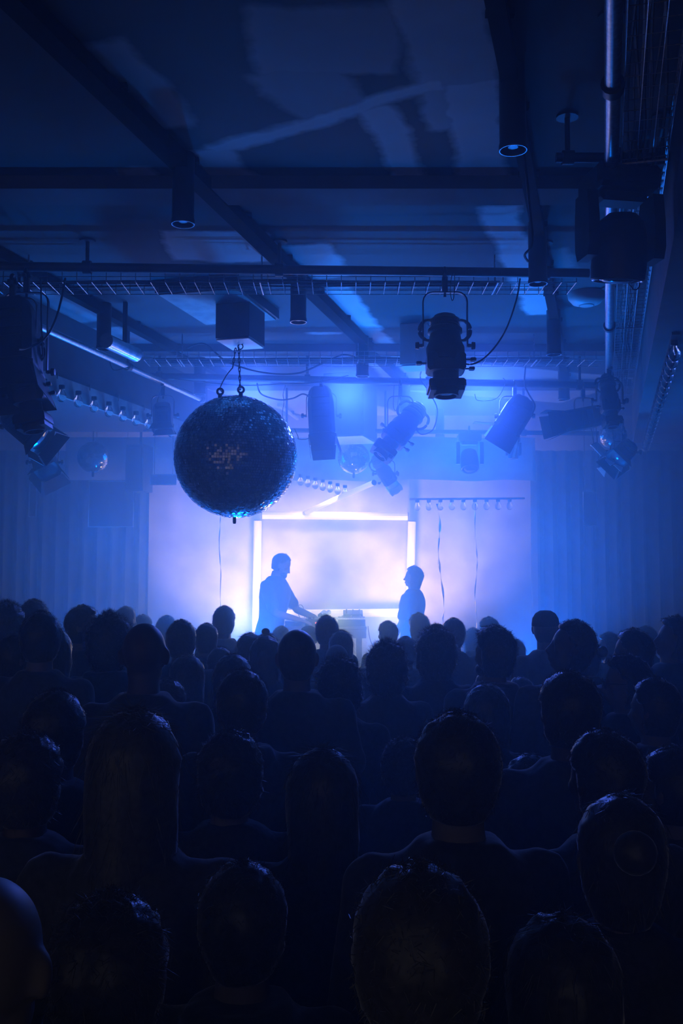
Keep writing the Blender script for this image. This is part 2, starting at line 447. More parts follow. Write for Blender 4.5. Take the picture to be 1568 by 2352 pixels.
def cable(pts, label, r=.0055):
    pts = [P(*p) for p in pts]; b = MB(); b.tube(spline(pts, 7), r, 6)
    tag(obj('cable', b, M_CABLE), label, 'cable')
cable([(1194, 640, 5.97), (1185, 690, 5.95), (1160, 760, 5.95), (1125, 810, 5.93), (1090, 835, 5.92), (1060, 833, 5.92), (1036, 812, 5.9)], 'black cable looping from the near pipe to the big profile spotlight')
cable([(1000, 800, 8.8), (965, 860, 8.85), (985, 900, 8.8), (1004, 940, 8.8), (995, 985, 8.75), (970, 998, 8.75), (955, 988, 8.75)], 'black cable looping down behind the tilted profile spotlight')
cable([(1207, 840, 8.85), (1204, 880, 8.82), (1214, 905, 8.82), (1228, 930, 8.82), (1222, 950, 8.82), (1215, 953, 8.82)], 'black cable hanging behind the tilted floodlight', .007)
cable([(590, 880, 8.85), (600, 905, 8.8), (640, 918, 8.8), (672, 915, 8.8), (695, 905, 8.8), (712, 912, 8.8)], 'black cable swagged from ball chain to the boxy floodlight', .007)
cable([(715, 1005, 8.75), (700, 1009, 8.75), (685, 1008, 8.75), (684, 1002, 8.8), (676, 985, 8.8)], 'short cable at the lower left of the boxy floodlight', .004)
cable([(655, 885, 8.85), (650, 905, 8.8), (652, 925, 8.8), (648, 950, 8.8), (655, 975, 8.8)], 'thin loose string hanging right of the big mirror ball', .003)
cable([(150, 640, 6.2), (140, 690, 6.0), (125, 740, 5.9), (100, 780, 5.8), (60, 800, 5.7), (42, 802, 5.6)], 'black cable curving from the near tray to the left spotlights', .007)
cable([(93, 640, 6.1), (94, 660, 5.9), (95, 740, 5.8), (98, 820, 5.8)], 'straight black cable hanging behind the left spotlights', .005)
cable([(110, 755, 7.2), (118, 768, 7.2), (130, 774, 7.2), (146, 776, 7.2)], 'short cable sagging under the shiny left pipe', .005)
cable([(250, 815, 7.9), (254, 838, 7.9), (262, 850, 7.9), (278, 848, 7.95), (296, 843, 8.0)], 'pale cable loop hanging below the shiny left pipe', .004)
cable([(430, 800, 8.5), (470, 790, 8.5), (520, 830, 8.4), (600, 855, 8.4), (680, 858, 8.4), (740, 835, 8.4), (790, 815, 8.4), (830, 828, 8.4)], 'thick dark cable swagged under the far cross tray', .008)
cable([(400, 870, 8.8), (470, 878, 8.8), (560, 885, 8.8), (640, 882, 8.8), (730, 878, 8.8), (800, 862, 8.8)], 'long dark cable strapped along the far lighting pipe', .005)
cable([(1090, 905, 8.8), (1098, 920, 8.8), (1140, 915, 8.8), (1160, 880, 8.8), (1155, 868, 8.8)], 'small cable loop at the yoke of the tilted floodlight', .003)
cable([(1040, 625, 5.95), (1036, 640, 5.9), (1034, 672, 5.9), (1038, 690, 5.88), (1042, 680, 5.88), (1044, 640, 5.9), (1041, 625, 5.95)], 'safety wire looped round the near pipe by the big spotlight', .0025)
cable([(905, 885, 8.88), (903, 930, 8.8), (908, 943, 8.8), (913, 930, 8.8), (916, 885, 8.88)], 'safety wire loop above the tilted profile spotlight', .003)
cable([(1440, 560, 4.4), (1462, 620, 4.4), (1468, 655, 4.4), (1455, 665, 4.4), (1436, 640, 4.38)], 'small cable loop under the big moving head light', .003)
cable([(360, 925, 8.86), (368, 900, 8.86), (374, 886, 8.86), (372, 876, 8.88)], 'thin cable dangling above the small left spotlight', .004)
cable([(1203, 350, 4.0), (1210, 420, 4.1), (1218, 500, 4.3), (1222, 560, 4.4), (1205, 585, 4.5), (1212, 600, 4.6)], 'black cable dangling along the right downlight track', .006)

# tracks on the ceiling carrying the downlights
def track(lat0, y0, lat1, y1, label, w=.07, h=.07, z1=CEIL - .01):
    t = thing('light_track', label, 'track', R(lat0, y0, z1 - h / 2)); d = R(lat1, y1, z1) - R(lat0, y0, z1)
    sd = Vector((d.y, -d.x, 0)).normalized() * w / 2
    b = MB(); b.loft([[q - sd - Vector((0, 0, h / 2)), q + sd - Vector((0, 0, h / 2)), q + sd + Vector((0, 0, h / 2)), q - sd + Vector((0, 0, h / 2))] for q in (Vector((0, 0, 0)), d)])
    obj('rail', b, M_MATTE, t)
    n = int(d.length / .8)
    for i in range(n + 1):
        q = d * ((i + .5) / (n + 1)); b = MB(); b.box((q.x, q.y, h / 2), (w * 1.5, .03, .03)); obj('bracket', b, M_MATTE, t)
def tlat(px, py):
    q = PZ(px, py, CAMZ + 1.72); return q.x - SH * q.y
track(tlat(1178, 345), 1.7, tlat(1295, 918), 10.4, 'black ceiling track carrying the row of downlights nearest the cable tray on the right')
track(tlat(420, 515), 2.2, tlat(930, 946), 10.4, 'black ceiling track carrying the middle row of downlights', w=.09)
track(tlat(238, 802), 4.5, tlat(458, 906), 9.9, 'black ceiling track carrying the left row of downlights')
ZD = CAMZ + 1.72
def downlight(loc, label, proto=[None]):
    if proto[0] is not None: return dup(proto[0], loc, label)
    t = thing('downlight', label, 'downlight', loc, group=None)
    b = MB(); b.lathe([(.0, .36), (.052, .36), (.054, .35), (.054, .03), (.0575, .02), (.0575, 0), (.05, 0), (.046, .03), (0, .03)], 28, cap=False); obj('housing', b, M_BLACK, t)
    b = MB(); b.torus((0, 0, 0), .0545, .003, n=28, m=6); obj('trim_ring', b, M_SILVER, t)
    b = MB(); b.lathe([(0, .012), (.02, .012), (.022, .02), (.046, .024), (.046, .03), (0, .03)], 24, cap=False); obj('lamp', b, mat('lamp_reflector', (.5, .5, .52), .3, .8), t)
    b = MB(); b.box((0, 0, .355), (.05, .09, .03)); obj('track_adapter', b, M_BLACK, t)
    proto[0] = t; return t
for (px, py), lb in [((1178, 345), 'black cylindrical downlight nearest the camera, below the dark right track'),
    ((1235, 652), 'black cylindrical downlight overlapping the near pipe, right of the big spotlight'),
    ((1272, 815), 'black cylindrical downlight left of the round ceiling speaker, third along the right row'),
    ((1295, 918), 'far cylindrical downlight behind the right end of the far lighting pipe'),
    ((420, 515), 'black cylindrical downlight, nearest of the middle row, above the near pipe'),
    ((685, 740), 'black cylindrical downlight above the mirror ball, just under the near pipe'),
    ((832, 865), 'black cylindrical downlight in front of the far lighting pipe'),
    ((930, 946), 'cylindrical downlight inside the yoke of the tilted profile spotlight'),
    ((1010, 1005), 'hazy far cylindrical downlight beyond the tilted profile spotlight'),
    ((238, 802), 'black cylindrical downlight beside the shiny duct on the left'),
    ((458, 906), 'cylindrical downlight close to the upper left edge of the mirror ball')]:
    downlight(PZ(px, py, ZD), lb)

# duct boxes
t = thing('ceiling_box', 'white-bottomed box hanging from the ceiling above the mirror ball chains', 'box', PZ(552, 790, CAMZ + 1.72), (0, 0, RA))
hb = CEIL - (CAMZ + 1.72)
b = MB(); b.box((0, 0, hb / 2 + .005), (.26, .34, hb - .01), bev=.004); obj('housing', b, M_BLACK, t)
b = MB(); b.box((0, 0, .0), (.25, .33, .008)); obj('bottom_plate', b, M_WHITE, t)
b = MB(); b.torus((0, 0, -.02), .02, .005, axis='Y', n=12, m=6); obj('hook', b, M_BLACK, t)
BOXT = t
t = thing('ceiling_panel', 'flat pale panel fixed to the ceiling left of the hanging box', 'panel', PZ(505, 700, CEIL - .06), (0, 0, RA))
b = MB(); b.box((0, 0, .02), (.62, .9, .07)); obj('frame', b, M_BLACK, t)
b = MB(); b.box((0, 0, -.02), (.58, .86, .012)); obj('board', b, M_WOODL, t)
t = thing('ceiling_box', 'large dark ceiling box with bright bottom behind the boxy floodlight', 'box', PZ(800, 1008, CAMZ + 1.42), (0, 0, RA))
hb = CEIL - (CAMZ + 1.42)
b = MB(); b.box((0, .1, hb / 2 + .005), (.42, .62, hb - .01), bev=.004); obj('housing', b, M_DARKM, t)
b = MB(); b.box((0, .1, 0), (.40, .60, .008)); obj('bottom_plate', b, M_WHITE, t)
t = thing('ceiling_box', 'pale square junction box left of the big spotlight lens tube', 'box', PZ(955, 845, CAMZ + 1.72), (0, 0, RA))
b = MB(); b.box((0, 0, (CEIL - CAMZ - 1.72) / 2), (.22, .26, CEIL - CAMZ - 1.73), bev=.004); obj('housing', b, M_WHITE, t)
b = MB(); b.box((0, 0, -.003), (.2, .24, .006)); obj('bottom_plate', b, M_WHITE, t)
# round speaker
t = thing('ceiling_speaker', 'white round domed ceiling speaker near the right steel pipe', 'speaker', PZ(1346, 680, CEIL - .02))
b = MB(); b.lathe([(0, -.075), (.05, -.073), (.10, -.055), (.13, -.02), (.135, .02)], 32); obj('dome', b, M_WHITE, t)
b = MB(); b.torus((0, 0, -.072), .052, .003, n=28, m=6); obj('ring', b, M_STEEL, t)
# ceiling strip lights beyond far pipe
for (a_, c_, lb) in [((800, 885), (850, 935), 'slim bright strip fixed to the ceiling behind the boxy floodlight'), ((640, 930), (700, 975), 'pale conduit on the ceiling right of the mirror ball')]:
    q0 = PZ(*a_, CEIL - .04); q1 = PZ(*c_, CEIL - .04); t = thing('ceiling_batten', lb, 'batten', q0)
    d = q1 - q0; b = MB(); b.cyl((0, 0, 0), d, .022, n=8); obj('body', b, M_WHITE, t)
    b = MB(); b.box(tuple(d * .5 + Vector((0, 0, .02))), (.04, .2, .04)); obj('bracket', b, M_MATTE, t)

# the big mirror ball
M_MIRROR = bpy.data.materials.new('mirror_tile'); M_MIRROR.use_nodes = True
nt = M_MIRROR.node_tree; bs = nt.nodes['Principled BSDF']; bs.inputs['Metallic'].default_value = 1; bs.inputs['Roughness'].default_value = .12
tc = nt.nodes.new('ShaderNodeTexCoord'); vz = nt.nodes.new('ShaderNodeTexVoronoi'); vz.inputs['Scale'].default_value = 26
rp = nt.nodes.new('ShaderNodeValToRGB'); rp.color_ramp.elements[0].color = (.25, .25, .27, 1); rp.color_ramp.elements[1].color = (.75, .76, .8, 1)
nt.links.new(tc.outputs['Object'], vz.inputs['Vector']); nt.links.new(vz.outputs['Color'], rp.inputs['Fac']); nt.links.new(rp.outputs['Color'], bs.inputs['Base Color'])
def mirror_ball(loc, rad, label, rings=72, eyes=True, seed=1):
    t = thing('mirror_ball', label, 'mirror ball', loc); rnd = random.Random(seed)
    b = MB(); b.ball((0, 0, 0), rad * .985, nu=48, nv=32); obj('core', b, M_BLACK, t)
    b = MB()
    for i in range(rings):
        th0 = math.pi * (i + .08) / rings; th1 = math.pi * (i + .92) / rings; th = (th0 + th1) / 2
        n = max(6, int(2 * rings * math.sin(th)))
        for j in range(n):
            a0 = 2 * math.pi * (j + .08) / n; a1 = 2 * math.pi * (j + .92) / n
            ti, tj = rnd.gauss(0, .0016), rnd.gauss(0, .0016)
            vs = []
            for (th_, a_, k) in ((th0, a0, -ti - tj), (th1, a0, ti - tj), (th1, a1, ti + tj), (th0, a1, -ti + tj)):
                q = rad * (1 + k); vs.append((q * math.sin(th_) * math.cos(a_), q * math.sin(th_) * math.sin(a_), q * math.cos(th_)))
            b.add(vs, [(0, 1, 2, 3)])
    me = bpy.data.meshes.new('mirror_tiles'); me.from_pydata(b.v, [], b.f)
    tag(obj('mirror_tiles', me, M_MIRROR, t), kind='stuff')
    if eyes:
        for x in (-.125, .03):
            zt = math.sqrt(rad * rad - x * x)
            b = MB(); b.torus((x, 0, zt + .045), .022, .009, axis='Y', n=16, m=8); b.cyl((x, 0, zt - .02), (x, 0, zt + .025), .016, n=10); obj('eye_ring', b, M_DARKM, t)
    b = MB(); b.lathe([(.0, -rad - .045), (.010, -rad - .043), (.013, -rad - .03), (.013, -rad + .02), (0, -rad + .02)], 12, cap=False); obj('bottom_stud', b, M_BLACK, t)
    return t
BC = P(541, 1049, 7.4); BR = 141.5 / FPX * 7.4
mb_ = mirror_ball(BC, BR, 'huge dark mirror ball hanging in front of the stage'); mb_.rotation_euler = (math.radians(3), math.radians(1), 0)
def chain(p0, p1, label, link=.045):
    t = thing('chain', label, 'chain', p0); d = Vector(p1) - Vector(p0); n = max(2, int(d.length / (link * .72)))
    ms = []
    for k in range(2):
        b = MB(); pts = [(0.0, math.sin(a) * .3, math.cos(a)) for a in [2 * math.pi * i / 12 for i in range(13)]]
        pts = [Vector((p[0], p[1] * link * .5, p[2] * link * .5)) for p in pts]
        b.tube(pts, .0042, 5, Matrix.Rotation(k * math.pi / 2, 4, 'Z')); me = b.mesh('link'); me.materials.append(M_DARKM); ms.append(me)
    q = d.to_track_quat('Z', 'Y')
    for i in range(n):
        o = bpy.data.objects.new('link', ms[i % 2]); COL.objects.link(o); o.parent = t; o.location = d * ((i + .5) / n)
        o.rotation_mode = 'QUATERNION'; o.rotation_quaternion = q
chain(P(548, 792, 7.35), BC + Vector((.03, 0, BR + .05)), 'taut chain from the hanging box down to the right eye ring of the mirror ball')
chain(P(541, 800, 7.33), P(534, 845, 7.33), 'short slack chain hanging beside the taut mirror ball chain')
cable([(534, 845, 7.33), (520, 862, 7.34), (510, 880, 7.36), (505, 893, 7.38), (509, 900, 7.4)], 'thin wire from the slack chain to the left eye ring', .004)
mirror_ball(P(812, 1052, 10.9), 37 / FPX * 10.9, 'pale hazy mirror ball right of the boxy floodlight', 40, False, 2)
mirror_ball(P(214, 1050, 10.2), 36 / FPX * 10.2, 'faint mirror ball in the blue haze left of the big ball', 40, False, 3)
mirror_ball(P(1407, 1000, 9.8), 32 / FPX * 9.8, 'faint mirror ball below the small dark spotlight on the right', 40, False, 4)
for (px, py, Y, r, lb) in [(812, 1052, 10.9, 37, 'thin rod holding the pale hazy mirror ball'), (214, 1050, 10.2, 36, 'thin rod holding the faint left mirror ball'), (1407, 1000, 9.8, 32, 'thin rod holding the faint right mirror ball')]:
    q = P(px, py - r, Y); b = MB(); b.cyl(q, (q.x, q.y, CEIL if Y > 10.4 or px > 500 and px < 1300 else CAMZ + 1.5), .006, n=6)
    tag(obj('rod', b, M_BLACK), lb, 'rod')

# ---- stage lighting instruments
def basis(zdir, hint=(0, -1, 0)):
    z = Vector(zdir).normalized(); x = Vector(hint).cross(z)
    if x.length < 1e-4: x = Vector((1, 0, 0))
    x.normalize(); y = z.cross(x); M = Matrix((x, y, z)).transposed().to_4x4(); return M
def ring8(w, h, z, c=.3, n=None):
    x, y = w / 2, h / 2; a, b_ = x * (1 - c), y * (1 - c)
    return [(a, y, z), (-a, y, z), (-x, b_, z), (-x, -b_, z), (-a, -y, z), (a, -y, z), (x, -b_, z), (x, b_, z)]
def yoke_clamp(t, piv, wid, top, flat=.006, depth=.035, yaw=Matrix.Identity(4), r=None, clampz=None):
    # U-shaped yoke from pivots at +-wid/2 up to z=top, plus a hook clamp above it
    w = wid / 2; c = min(.06, w * .5)
    pts = [(-w, 0, piv - .01), (-w, 0, top - c)] + [(-w + c - c * math.cos(a), 0, top - c + c * math.sin(a)) for a in (.4, .8, 1.2)] + [(-w + c, 0, top), (w - c, 0, top)] + \
          [(w - c + c * math.sin(a), 0, top - c + c * math.cos(a)) for a in (.4, .8, 1.2)] + [(w, 0, top - c), (w, 0, piv - .01)]
    b = MB()
    rings = []
    for i, p in enumerate(pts):
        p = Vector(p); tt = (Vector(pts[min(i + 1, len(pts) - 1)]) - Vector(pts[max(0, i - 1)])).normalized(); nn = Vector((tt.z, 0, -tt.x)); dd = Vector((0, depth / 2, 0))
        rings.append([p + nn * flat / 2 + dd, p + nn * flat / 2 - dd, p - nn * flat / 2 - dd, p - nn * flat / 2 + dd])
    b.loft(rings, yaw); obj('yoke', b, M_BLACK, t)
    cz = clampz if clampz is not None else top + .11
    b = MB(); b.box((0, 0, (top + cz) / 2), (.034, .04, max(.02, cz - top)), yaw, bev=.004)
    b.torus((0, 0, cz + .02), .036, .011, yaw, axis='X', n=18, m=8); b.cyl((0, 0, top - .03), (0, 0, top + .03), .008, n=8, M=yaw)
    b.box((.0, -.05, cz + .0), (.02, .05, .02), yaw); obj('clamp', b, M_DARKM, t)
    for s in (-1, 1):
        b = MB(); b.cyl((s * w, 0, piv), (s * (w + .035), 0, piv), .012, .010, n=10, M=yaw); b.lathe([(0, .0), (.022, .0), (.024, .006), (.021, .022), (0, .024)], 7, yaw @ Matrix.Translation((s * (w + .025), 0, piv)) @ Matrix.Rotation(s * math.pi / 2, 4, 'Y'), cap=False)
        obj('knob', b, M_BLACK, t)
def profile_spot(loc, aim, label, sc=1.0, wid=.26, top=.33, drop=.45, yaw=0.0, shift=0.0, fat=1.0, lng=1.0):
    # loc: point on the pipe; the lamp pivots `drop` below it
    t = thing('profile_spotlight', label, 'stage light', loc); Y = Matrix.Rotation(yaw, 4, 'Z')
    yoke_clamp(t, -drop, wid, -.13, .008, .03, Y, clampz=-.035)
    M = Matrix.Translation((0, 0, -drop)) @ basis(aim) @ Matrix.Scale(sc, 4) @ Matrix.Translation((0, 0, shift)) @ Matrix.Diagonal((fat, fat, lng, 1))
    b = MB()   # lamp house, rear at -Z
    b.lathe([(0, -.30), (.03, -.30), (.055, -.285), (.068, -.25), (.072, -.20), (.088, -.185), (.088, -.16), (.078, -.15), (.085, -.09), (.098, -.05), (.098, 0), (.095, .05), (.09, .055)], 20, M); obj('lamp_house', b, M_BLACK, t)
    for k in range(5):
        b = MB(); z = -.26 + k * .022; b.lathe([(.06, z), (.079 - .002 * abs(k - 3), z), (.079, z + .007), (.06, z + .007)], 20, M, cap=False); obj('cooling_fin', b, M_BLACK, t)
    b = MB(); b.loft([ring8(.18, .15, .0), ring8(.195, .165, .02), ring8(.195, .165, .11), ring8(.17, .15, .13)], M); obj('gate_housing', b, M_BLACK, t)
    b = MB(); b.lathe([(.06, .12), (.066, .125), (.066, .20), (.072, .205), (.072, .22), (.064, .225), (.062, .30), (.052, .30), (.05, .16), (0, .16)], 24, M, cap=False); obj('lens_tube', b, M_BLACK, t)
    b = MB(); b.ball((0, 0, .275), (.052, .052, .014), M, nu=20, nv=8); obj('lens', b, M_LENS, t)
    b = MB(); b.loft([ring8(.17, .17, .20, .08), ring8(.185, .185, .215, .08), ring8(.185, .185, .255, .08)], M); b.box((.07, .0, .27), (.03, .16, .03), M); b.box((-.07, .0, .27), (.03, .16, .03), M); obj('colour_frame', b, M_BLACK, t)
    for s in (-1, 1):
        b = MB(); b.tube(spline([(s * .05, 0, -.255), (s * .10, 0, -.25), (s * .125, 0, -.21), (s * .125, 0, -.15), (s * .10, 0, -.11), (s * .08, 0, -.105)], 4), .011, 8, M); obj('handle', b, M_BLACK, t)
    for (s, y, z) in ((-1, .0, .06), (1, .04, .05), (1, -.02, .09)):
        b = MB(); b.cyl((s * .08, y, z), (s * .13, y, z), .006, n=6, M=M); b.box((s * .135, y, z), (.03, .035, .022), M, bev=.005); obj('shutter_knob', b, M_BLACK, t)
    return t
def fresnel(loc, aim, label, sc=1.0, wid=.28, top=.3, drop=.30, yaw=0.0, hint=(0, -1, 0), doors=(35, 35, 15, 15), ln=.30, w=.25, dn=.15, inner=None, flare=1.35):
    t = thing('fresnel_spotlight', label, 'stage light', loc); Y = Matrix.Rotation(yaw, 4, 'Z')
    yoke_clamp(t, -drop, wid, -.12, .006, .03, Y, clampz=-.035)
    M = Matrix.Translation((0, 0, -drop)) @ basis(aim, hint) @ Matrix.Scale(sc, 4)
    b = MB(); b.loft([ring8(w * .62, w * .62, -ln * .55), ring8(w * .86, w * .86, -ln * .45), ring8(w, w, -ln * .2), ring8(w, w, ln * .42), ring8(w * 1.06, w * 1.06, ln * .44), ring8(w * 1.06, w * 1.06, ln * .5)], M); obj('body', b, M_BLACK, t)
    for k in range(4):
        for sg in (-1, 1):
            b = MB(); b.box((0, sg * w * .51, -ln * .3 + k * ln * .13), (w * .7, .012, ln * .05), M); obj('vent', b, M_BLACK, t)
    b = MB(); b.lathe([(0, ln * .49), (w * .4, ln * .49), (w * .42, ln * .505), (w * .2, ln * .53), (0, ln * .54)], 24, M, cap=False); obj('lens', b, M_LENS, t)
    for k, dg in enumerate(doors):
        if dg is None: continue
        rot = Matrix.Rotation(k * math.pi / 2, 4, 'Z') @ Matrix.Translation((0, w * .53, ln * .5)) @ Matrix.Rotation(-math.radians(dg), 4, 'X')
        wd = w * .5 if k % 2 == 0 else w * .4; ww = wd * flare
        b = MB(); b.loft([[(-wd, -.001, 0), (wd, -.001, 0), (ww, -.001, dn), (-ww, -.001, dn)], [(-wd, .002, 0), (wd, .002, 0), (ww, .002, dn), (-ww, .002, dn)]], M @ rot)
        o = obj('barn_door', b, M_BLACK, t)
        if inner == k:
            o.data.materials.clear(); o.data.materials.append(M_WHITE); o['label'] = 'barn door painted pale for the light on it'  # the light falling on this door is put into its white colour
    return t
# big profile spotlight on the near pipe
profile_spot(P(1021, 624, 6.0), (.0, -.10, -1), 'big black profile spotlight hanging on the near pipe', 1.0, .27, drop=.46, shift=.06, fat=1.2, lng=.87)
profile_spot(P(919, 878, 8.92), (-.62, -.25, -.78), 'black profile spotlight tilted down to the left, hung from the far pipe', 1.08, .23, drop=.44, shift=.0, fat=1.1)
fresnel(P(738, 872, 8.9), (.06, -.25, -1), 'black boxy floodlight hanging straight down beside the mirror ball', 1.0, .27, drop=.33, ln=.48, w=.235, dn=.14, doors=(-4, -4, -3, 14), flare=.85)
fresnel(P(1181, 880, 8.92), (-.50, .08, -.80), 'black floodlight with open barn doors tilted left on the far pipe', 1.0, .27, drop=.30, ln=.33, w=.25, dn=.17, doors=(8, 62, 55, 20), inner=2, flare=1.05)
fresnel(P(1338, 884, 8.93), (-1, -.12, -.20), 'long dark floodlight pointing left near the end of the far pipe', 1.0, .16, drop=.31, ln=.44, w=.19, dn=.14, doors=(10, 12, 10, 12), flare=1.12)
profile_spot(R(.055, 8.3, CAMZ + 1.78), (.05, -.2, -1), 'small dark spotlight under the far end of the right steel pipe', .8, .22, drop=.30)
# left cluster
Zp = Z1
fresnel(P(30, 640, 5.95), (.10, -.25, -1), 'large black floodlight cut by the left picture edge under the near pipe', 1.25, .30, drop=.38, ln=.36, w=.25, dn=.14, doors=(12, 10, 12, 14))
profile_spot(P(62, 625, 6.0), (.20, -.05, -1), 'black profile spotlight in the dark cluster at far left', 1.05, .27, drop=.62, shift=.06)
fresnel(R(-3.95, 8.86, CAMZ + 1.745), (.05, -.2, -1), 'small black spotlight below the shiny left pipe', .85, .2, drop=.30, ln=.24, w=.19, dn=.06, doors=(5, 5, 5, 5))
fresnel(R(-4.55, 7.6, CAMZ + 1.55), (.9, -.2, -.25), 'small dark floodlight under the left bulkhead behind the bulb row', .7, .2, drop=.16, ln=.22, w=.17, dn=.08, doors=(15, 15, 15, 15))
fresnel(P(60, 905, 7.8), (.75, -.25, -.6), 'blurry floodlight low at the left edge in the haze', .85, .30, drop=.26, ln=.42, w=.26, dn=.12, doors=(25, 20, 25, 20))
fresnel(P(105, 985, 8.8), (.3, -.5, -.6), 'hazy spotlight with a glinting lens left of the faint mirror ball', .8, .24, drop=.3, ln=.3, w=.24, dn=.14, doors=(25, 20, 35, 20), inner=2)
q0 = P(105, 985, 8.8); b = MB(); b.cyl(q0, (q0.x, q0.y, CAMZ + 1.55), .012, n=8); tag(obj('rod', b, M_BLACK), 'thin rod holding the hazy spotlight at the left', 'rod')
# moving heads
def moving_head(loc, label, sc=1.0, tilt=20, pan=0):
    t = thing('moving_head_light', label, 'stage light', loc); S = Matrix.Scale(sc, 4) @ Matrix.Rotation(math.radians(pan), 4, 'Z')
    b = MB(); b.torus((0, 0, .0), .034, .010, S, axis='X', n=16, m=8); b.box((0, 0, -.045), (.05, .06, .05), S, bev=.006); obj('clamp', b, M_DARKM, t)
    b = MB(); b.box((0, 0, -.12), (.30, .24, .11), S, bev=.02); obj('base', b, M_BLACK, t)
    b = MB(); b.box((0, 0, -.19), (.22, .12, .05), S, bev=.015); obj('yoke_bridge', b, M_BLACK, t)
    for s in (-1, 1):
        b = MB(); b.loft([[(s * .155 + dx * .5, dy * k, z) for dx, dy in ((-.05, -.07), (.05, -.07), (.05, .07), (-.05, .07))] for z, k in ((-.18, .9), (-.30, 1.1), (-.42, 1.1), (-.47, .8))], S); obj('yoke_arm', b, M_BLACK, t)
    H = S @ Matrix.Translation((0, 0, -.40)) @ Matrix.Rotation(math.radians(tilt), 4, 'X')
    b = MB(); b.lathe([(0, .14), (.06, .135), (.10, .10), (.115, .03), (.12, -.04), (.122, -.10), (.118, -.15), (.10, -.155), (.095, -.14), (0, -.14)], 28, H, cap=False); obj('head', b, M_BLACK, t)
    b = MB(); b.ball((0, 0, -.14), (.09, .09, .03), H, nu=24, nv=8); obj('lens', b, M_LENS, t)
    b = MB(); b.torus((0, 0, -.155), .108, .005, H, n=28, m=6); obj('lens_ring', b, M_SILVER, t)
    return t
moving_head(P(1420, 362, 4.35), 'big black moving head light seen close at upper right', 1.0, 12, 10)
ipipe('drop_bar', P(1420, 362, 4.35) + Vector((-.28, 0, 0)), P(1420, 362, 4.35) + Vector((.25, 0, 0)), .022, M_BLACK, 'short black bar holding the big moving head light', clamps=(.1, .9))
moving_head(P(1077, 985, 10.4), 'pale glinting moving head light over the right half of the stage', .8, -25)
moving_head(P(560, 985, 10.5), 'faint moving head light hidden behind the big mirror ball', .8, -25)
moving_head(P(1178, 1000, 10.5), 'small faint spotlight in the haze right of the pale moving head', .45, 0)
ipipe('truss_pipe', P(330, 985, 10.45), P(1420, 996, 10.5), .024, M_BLACK, 'hazy stage pipe below the ceiling beyond the far lighting pipe', clamps=(.3, .55, .8))
# profile lamp, its brightly lit front painted white, and the plates
profile_spot(P(885, 1030, 10.8), (.6, .6, -.9), 'brightly lit profile spotlight below the tilted black one, lit front painted white', .85, .2, drop=.28)
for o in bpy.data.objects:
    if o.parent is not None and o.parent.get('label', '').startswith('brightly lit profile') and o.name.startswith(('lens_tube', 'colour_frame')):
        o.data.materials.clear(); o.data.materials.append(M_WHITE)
b = MB(); q0 = P(885, 1030, 10.8); b.cyl(q0, (q0.x, q0.y, CEIL), .012, n=8); tag(obj('rod', b, M_BLACK), 'thin rod holding the brightly lit profile spotlight', 'rod')
fresnel(P(1430, 985, 9.2), (-.5, -.4, -.5), 'dark floodlight behind the long pale metal strips on the right', .8, .24, drop=.22, ln=.28, w=.22, dn=.12, doors=(25, 20, 25, 20))
q0 = P(1430, 985, 9.2); b = MB(); b.cyl(q0, (q0.x, q0.y, CAMZ + 1.47), .012, n=8); tag(obj('rod', b, M_BLACK), 'thin rod holding the floodlight behind the pale strips', 'rod')
def plate(c, label):
    q = [P(*x) for x in c]; t = thing('hanging_plate', label, 'metal plate', q[0])
    nrm = (q[1] - q[0]).cross(q[3] - q[0]).normalized() * .006
    b = MB(); b.loft([[x - q[0] for x in q], [x - q[0] + nrm for x in q]]); obj('sheet', b, M_WHITE, t)
    b = MB(); b.cyl((0, 0, 0), q[3] - q[0], .008, n=8); obj('hinge', b, M_STEEL, t)
    b = MB(); b.cyl(((q[3] - q[0]) * .5), Vector((0, .02, CAMZ + 1.47 - q[0].z)), .004, n=6); obj('wire', b, M_BLACK, t)
plate([(1356, 1023, 9.3), (1401, 1070, 9.2), (1414, 1062, 9.2), (1371, 1016, 9.35)], 'long pale perforated metal strip hanging at right')
plate([(1408, 1068, 9.2), (1430, 1088, 9.15), (1446, 1080, 9.15), (1420, 1064, 9.2)], 'short pale metal strip just below the long one at right')
plate([(1371, 1076, 9.5), (1387, 1096, 9.5), (1390, 1083, 9.45), (1380, 1072, 9.5)], 'small shiny square reflector flap below the pale strips')
# bulb rows
def bulb(loc, label, proto=[None]):
    if proto[0] is not None: return dup(proto[0], loc, label)
    t = thing('light_bulb', label, 'light bulb', loc)
    b = MB(); b.lathe([(.016, .0), (.018, -.008), (.028, -.022), (.0375, -.045), (.0375, -.06), (.030, -.08), (.016, -.093), (0, -.096)], 18, cap=False); obj('glass_globe', b, M_GLASS, t)
    b = MB(); b.lathe([(.0, .035), (.024, .035), (.024, .006), (.018, 0), (.0, .0)], 14, cap=False); obj('socket', b, M_BLACK, t)
    b = MB(); b.cyl((0, 0, 0), (0, 0, -.03), .004, n=6); b.tube([(0, 0, -.03), (-.01, 0, -.055), (0, 0, -.05), (.01, 0, -.055), (0, 0, -.03)], .0008, 4); obj('filament', b, M_STEEL, t)
    proto[0] = t; return t
def plank(lat, y0, y1, z0, z1, label, th=.03):
    t = thing('bulb_plank', label, 'plank', R(lat, y0, z0)); d = R(lat, y1, z0) - R(lat, y0, z0); h = z1 - z0
    b = MB(); b.loft([[q, q + Vector((th, 0, 0)), q + Vector((th, 0, h)), q + Vector((0, 0, h))] for q in (Vector((0, 0, 0)), d)]); obj('board', b, M_WOODL, t)
    for k in range(int(d.length / .5)):
        q = d * ((k + .5) * .5 / d.length); b = MB(); b.box((q.x + th / 2, q.y, h), (.03, .03, .05)); obj('fixing', b, M_BLACK, t)
    return t
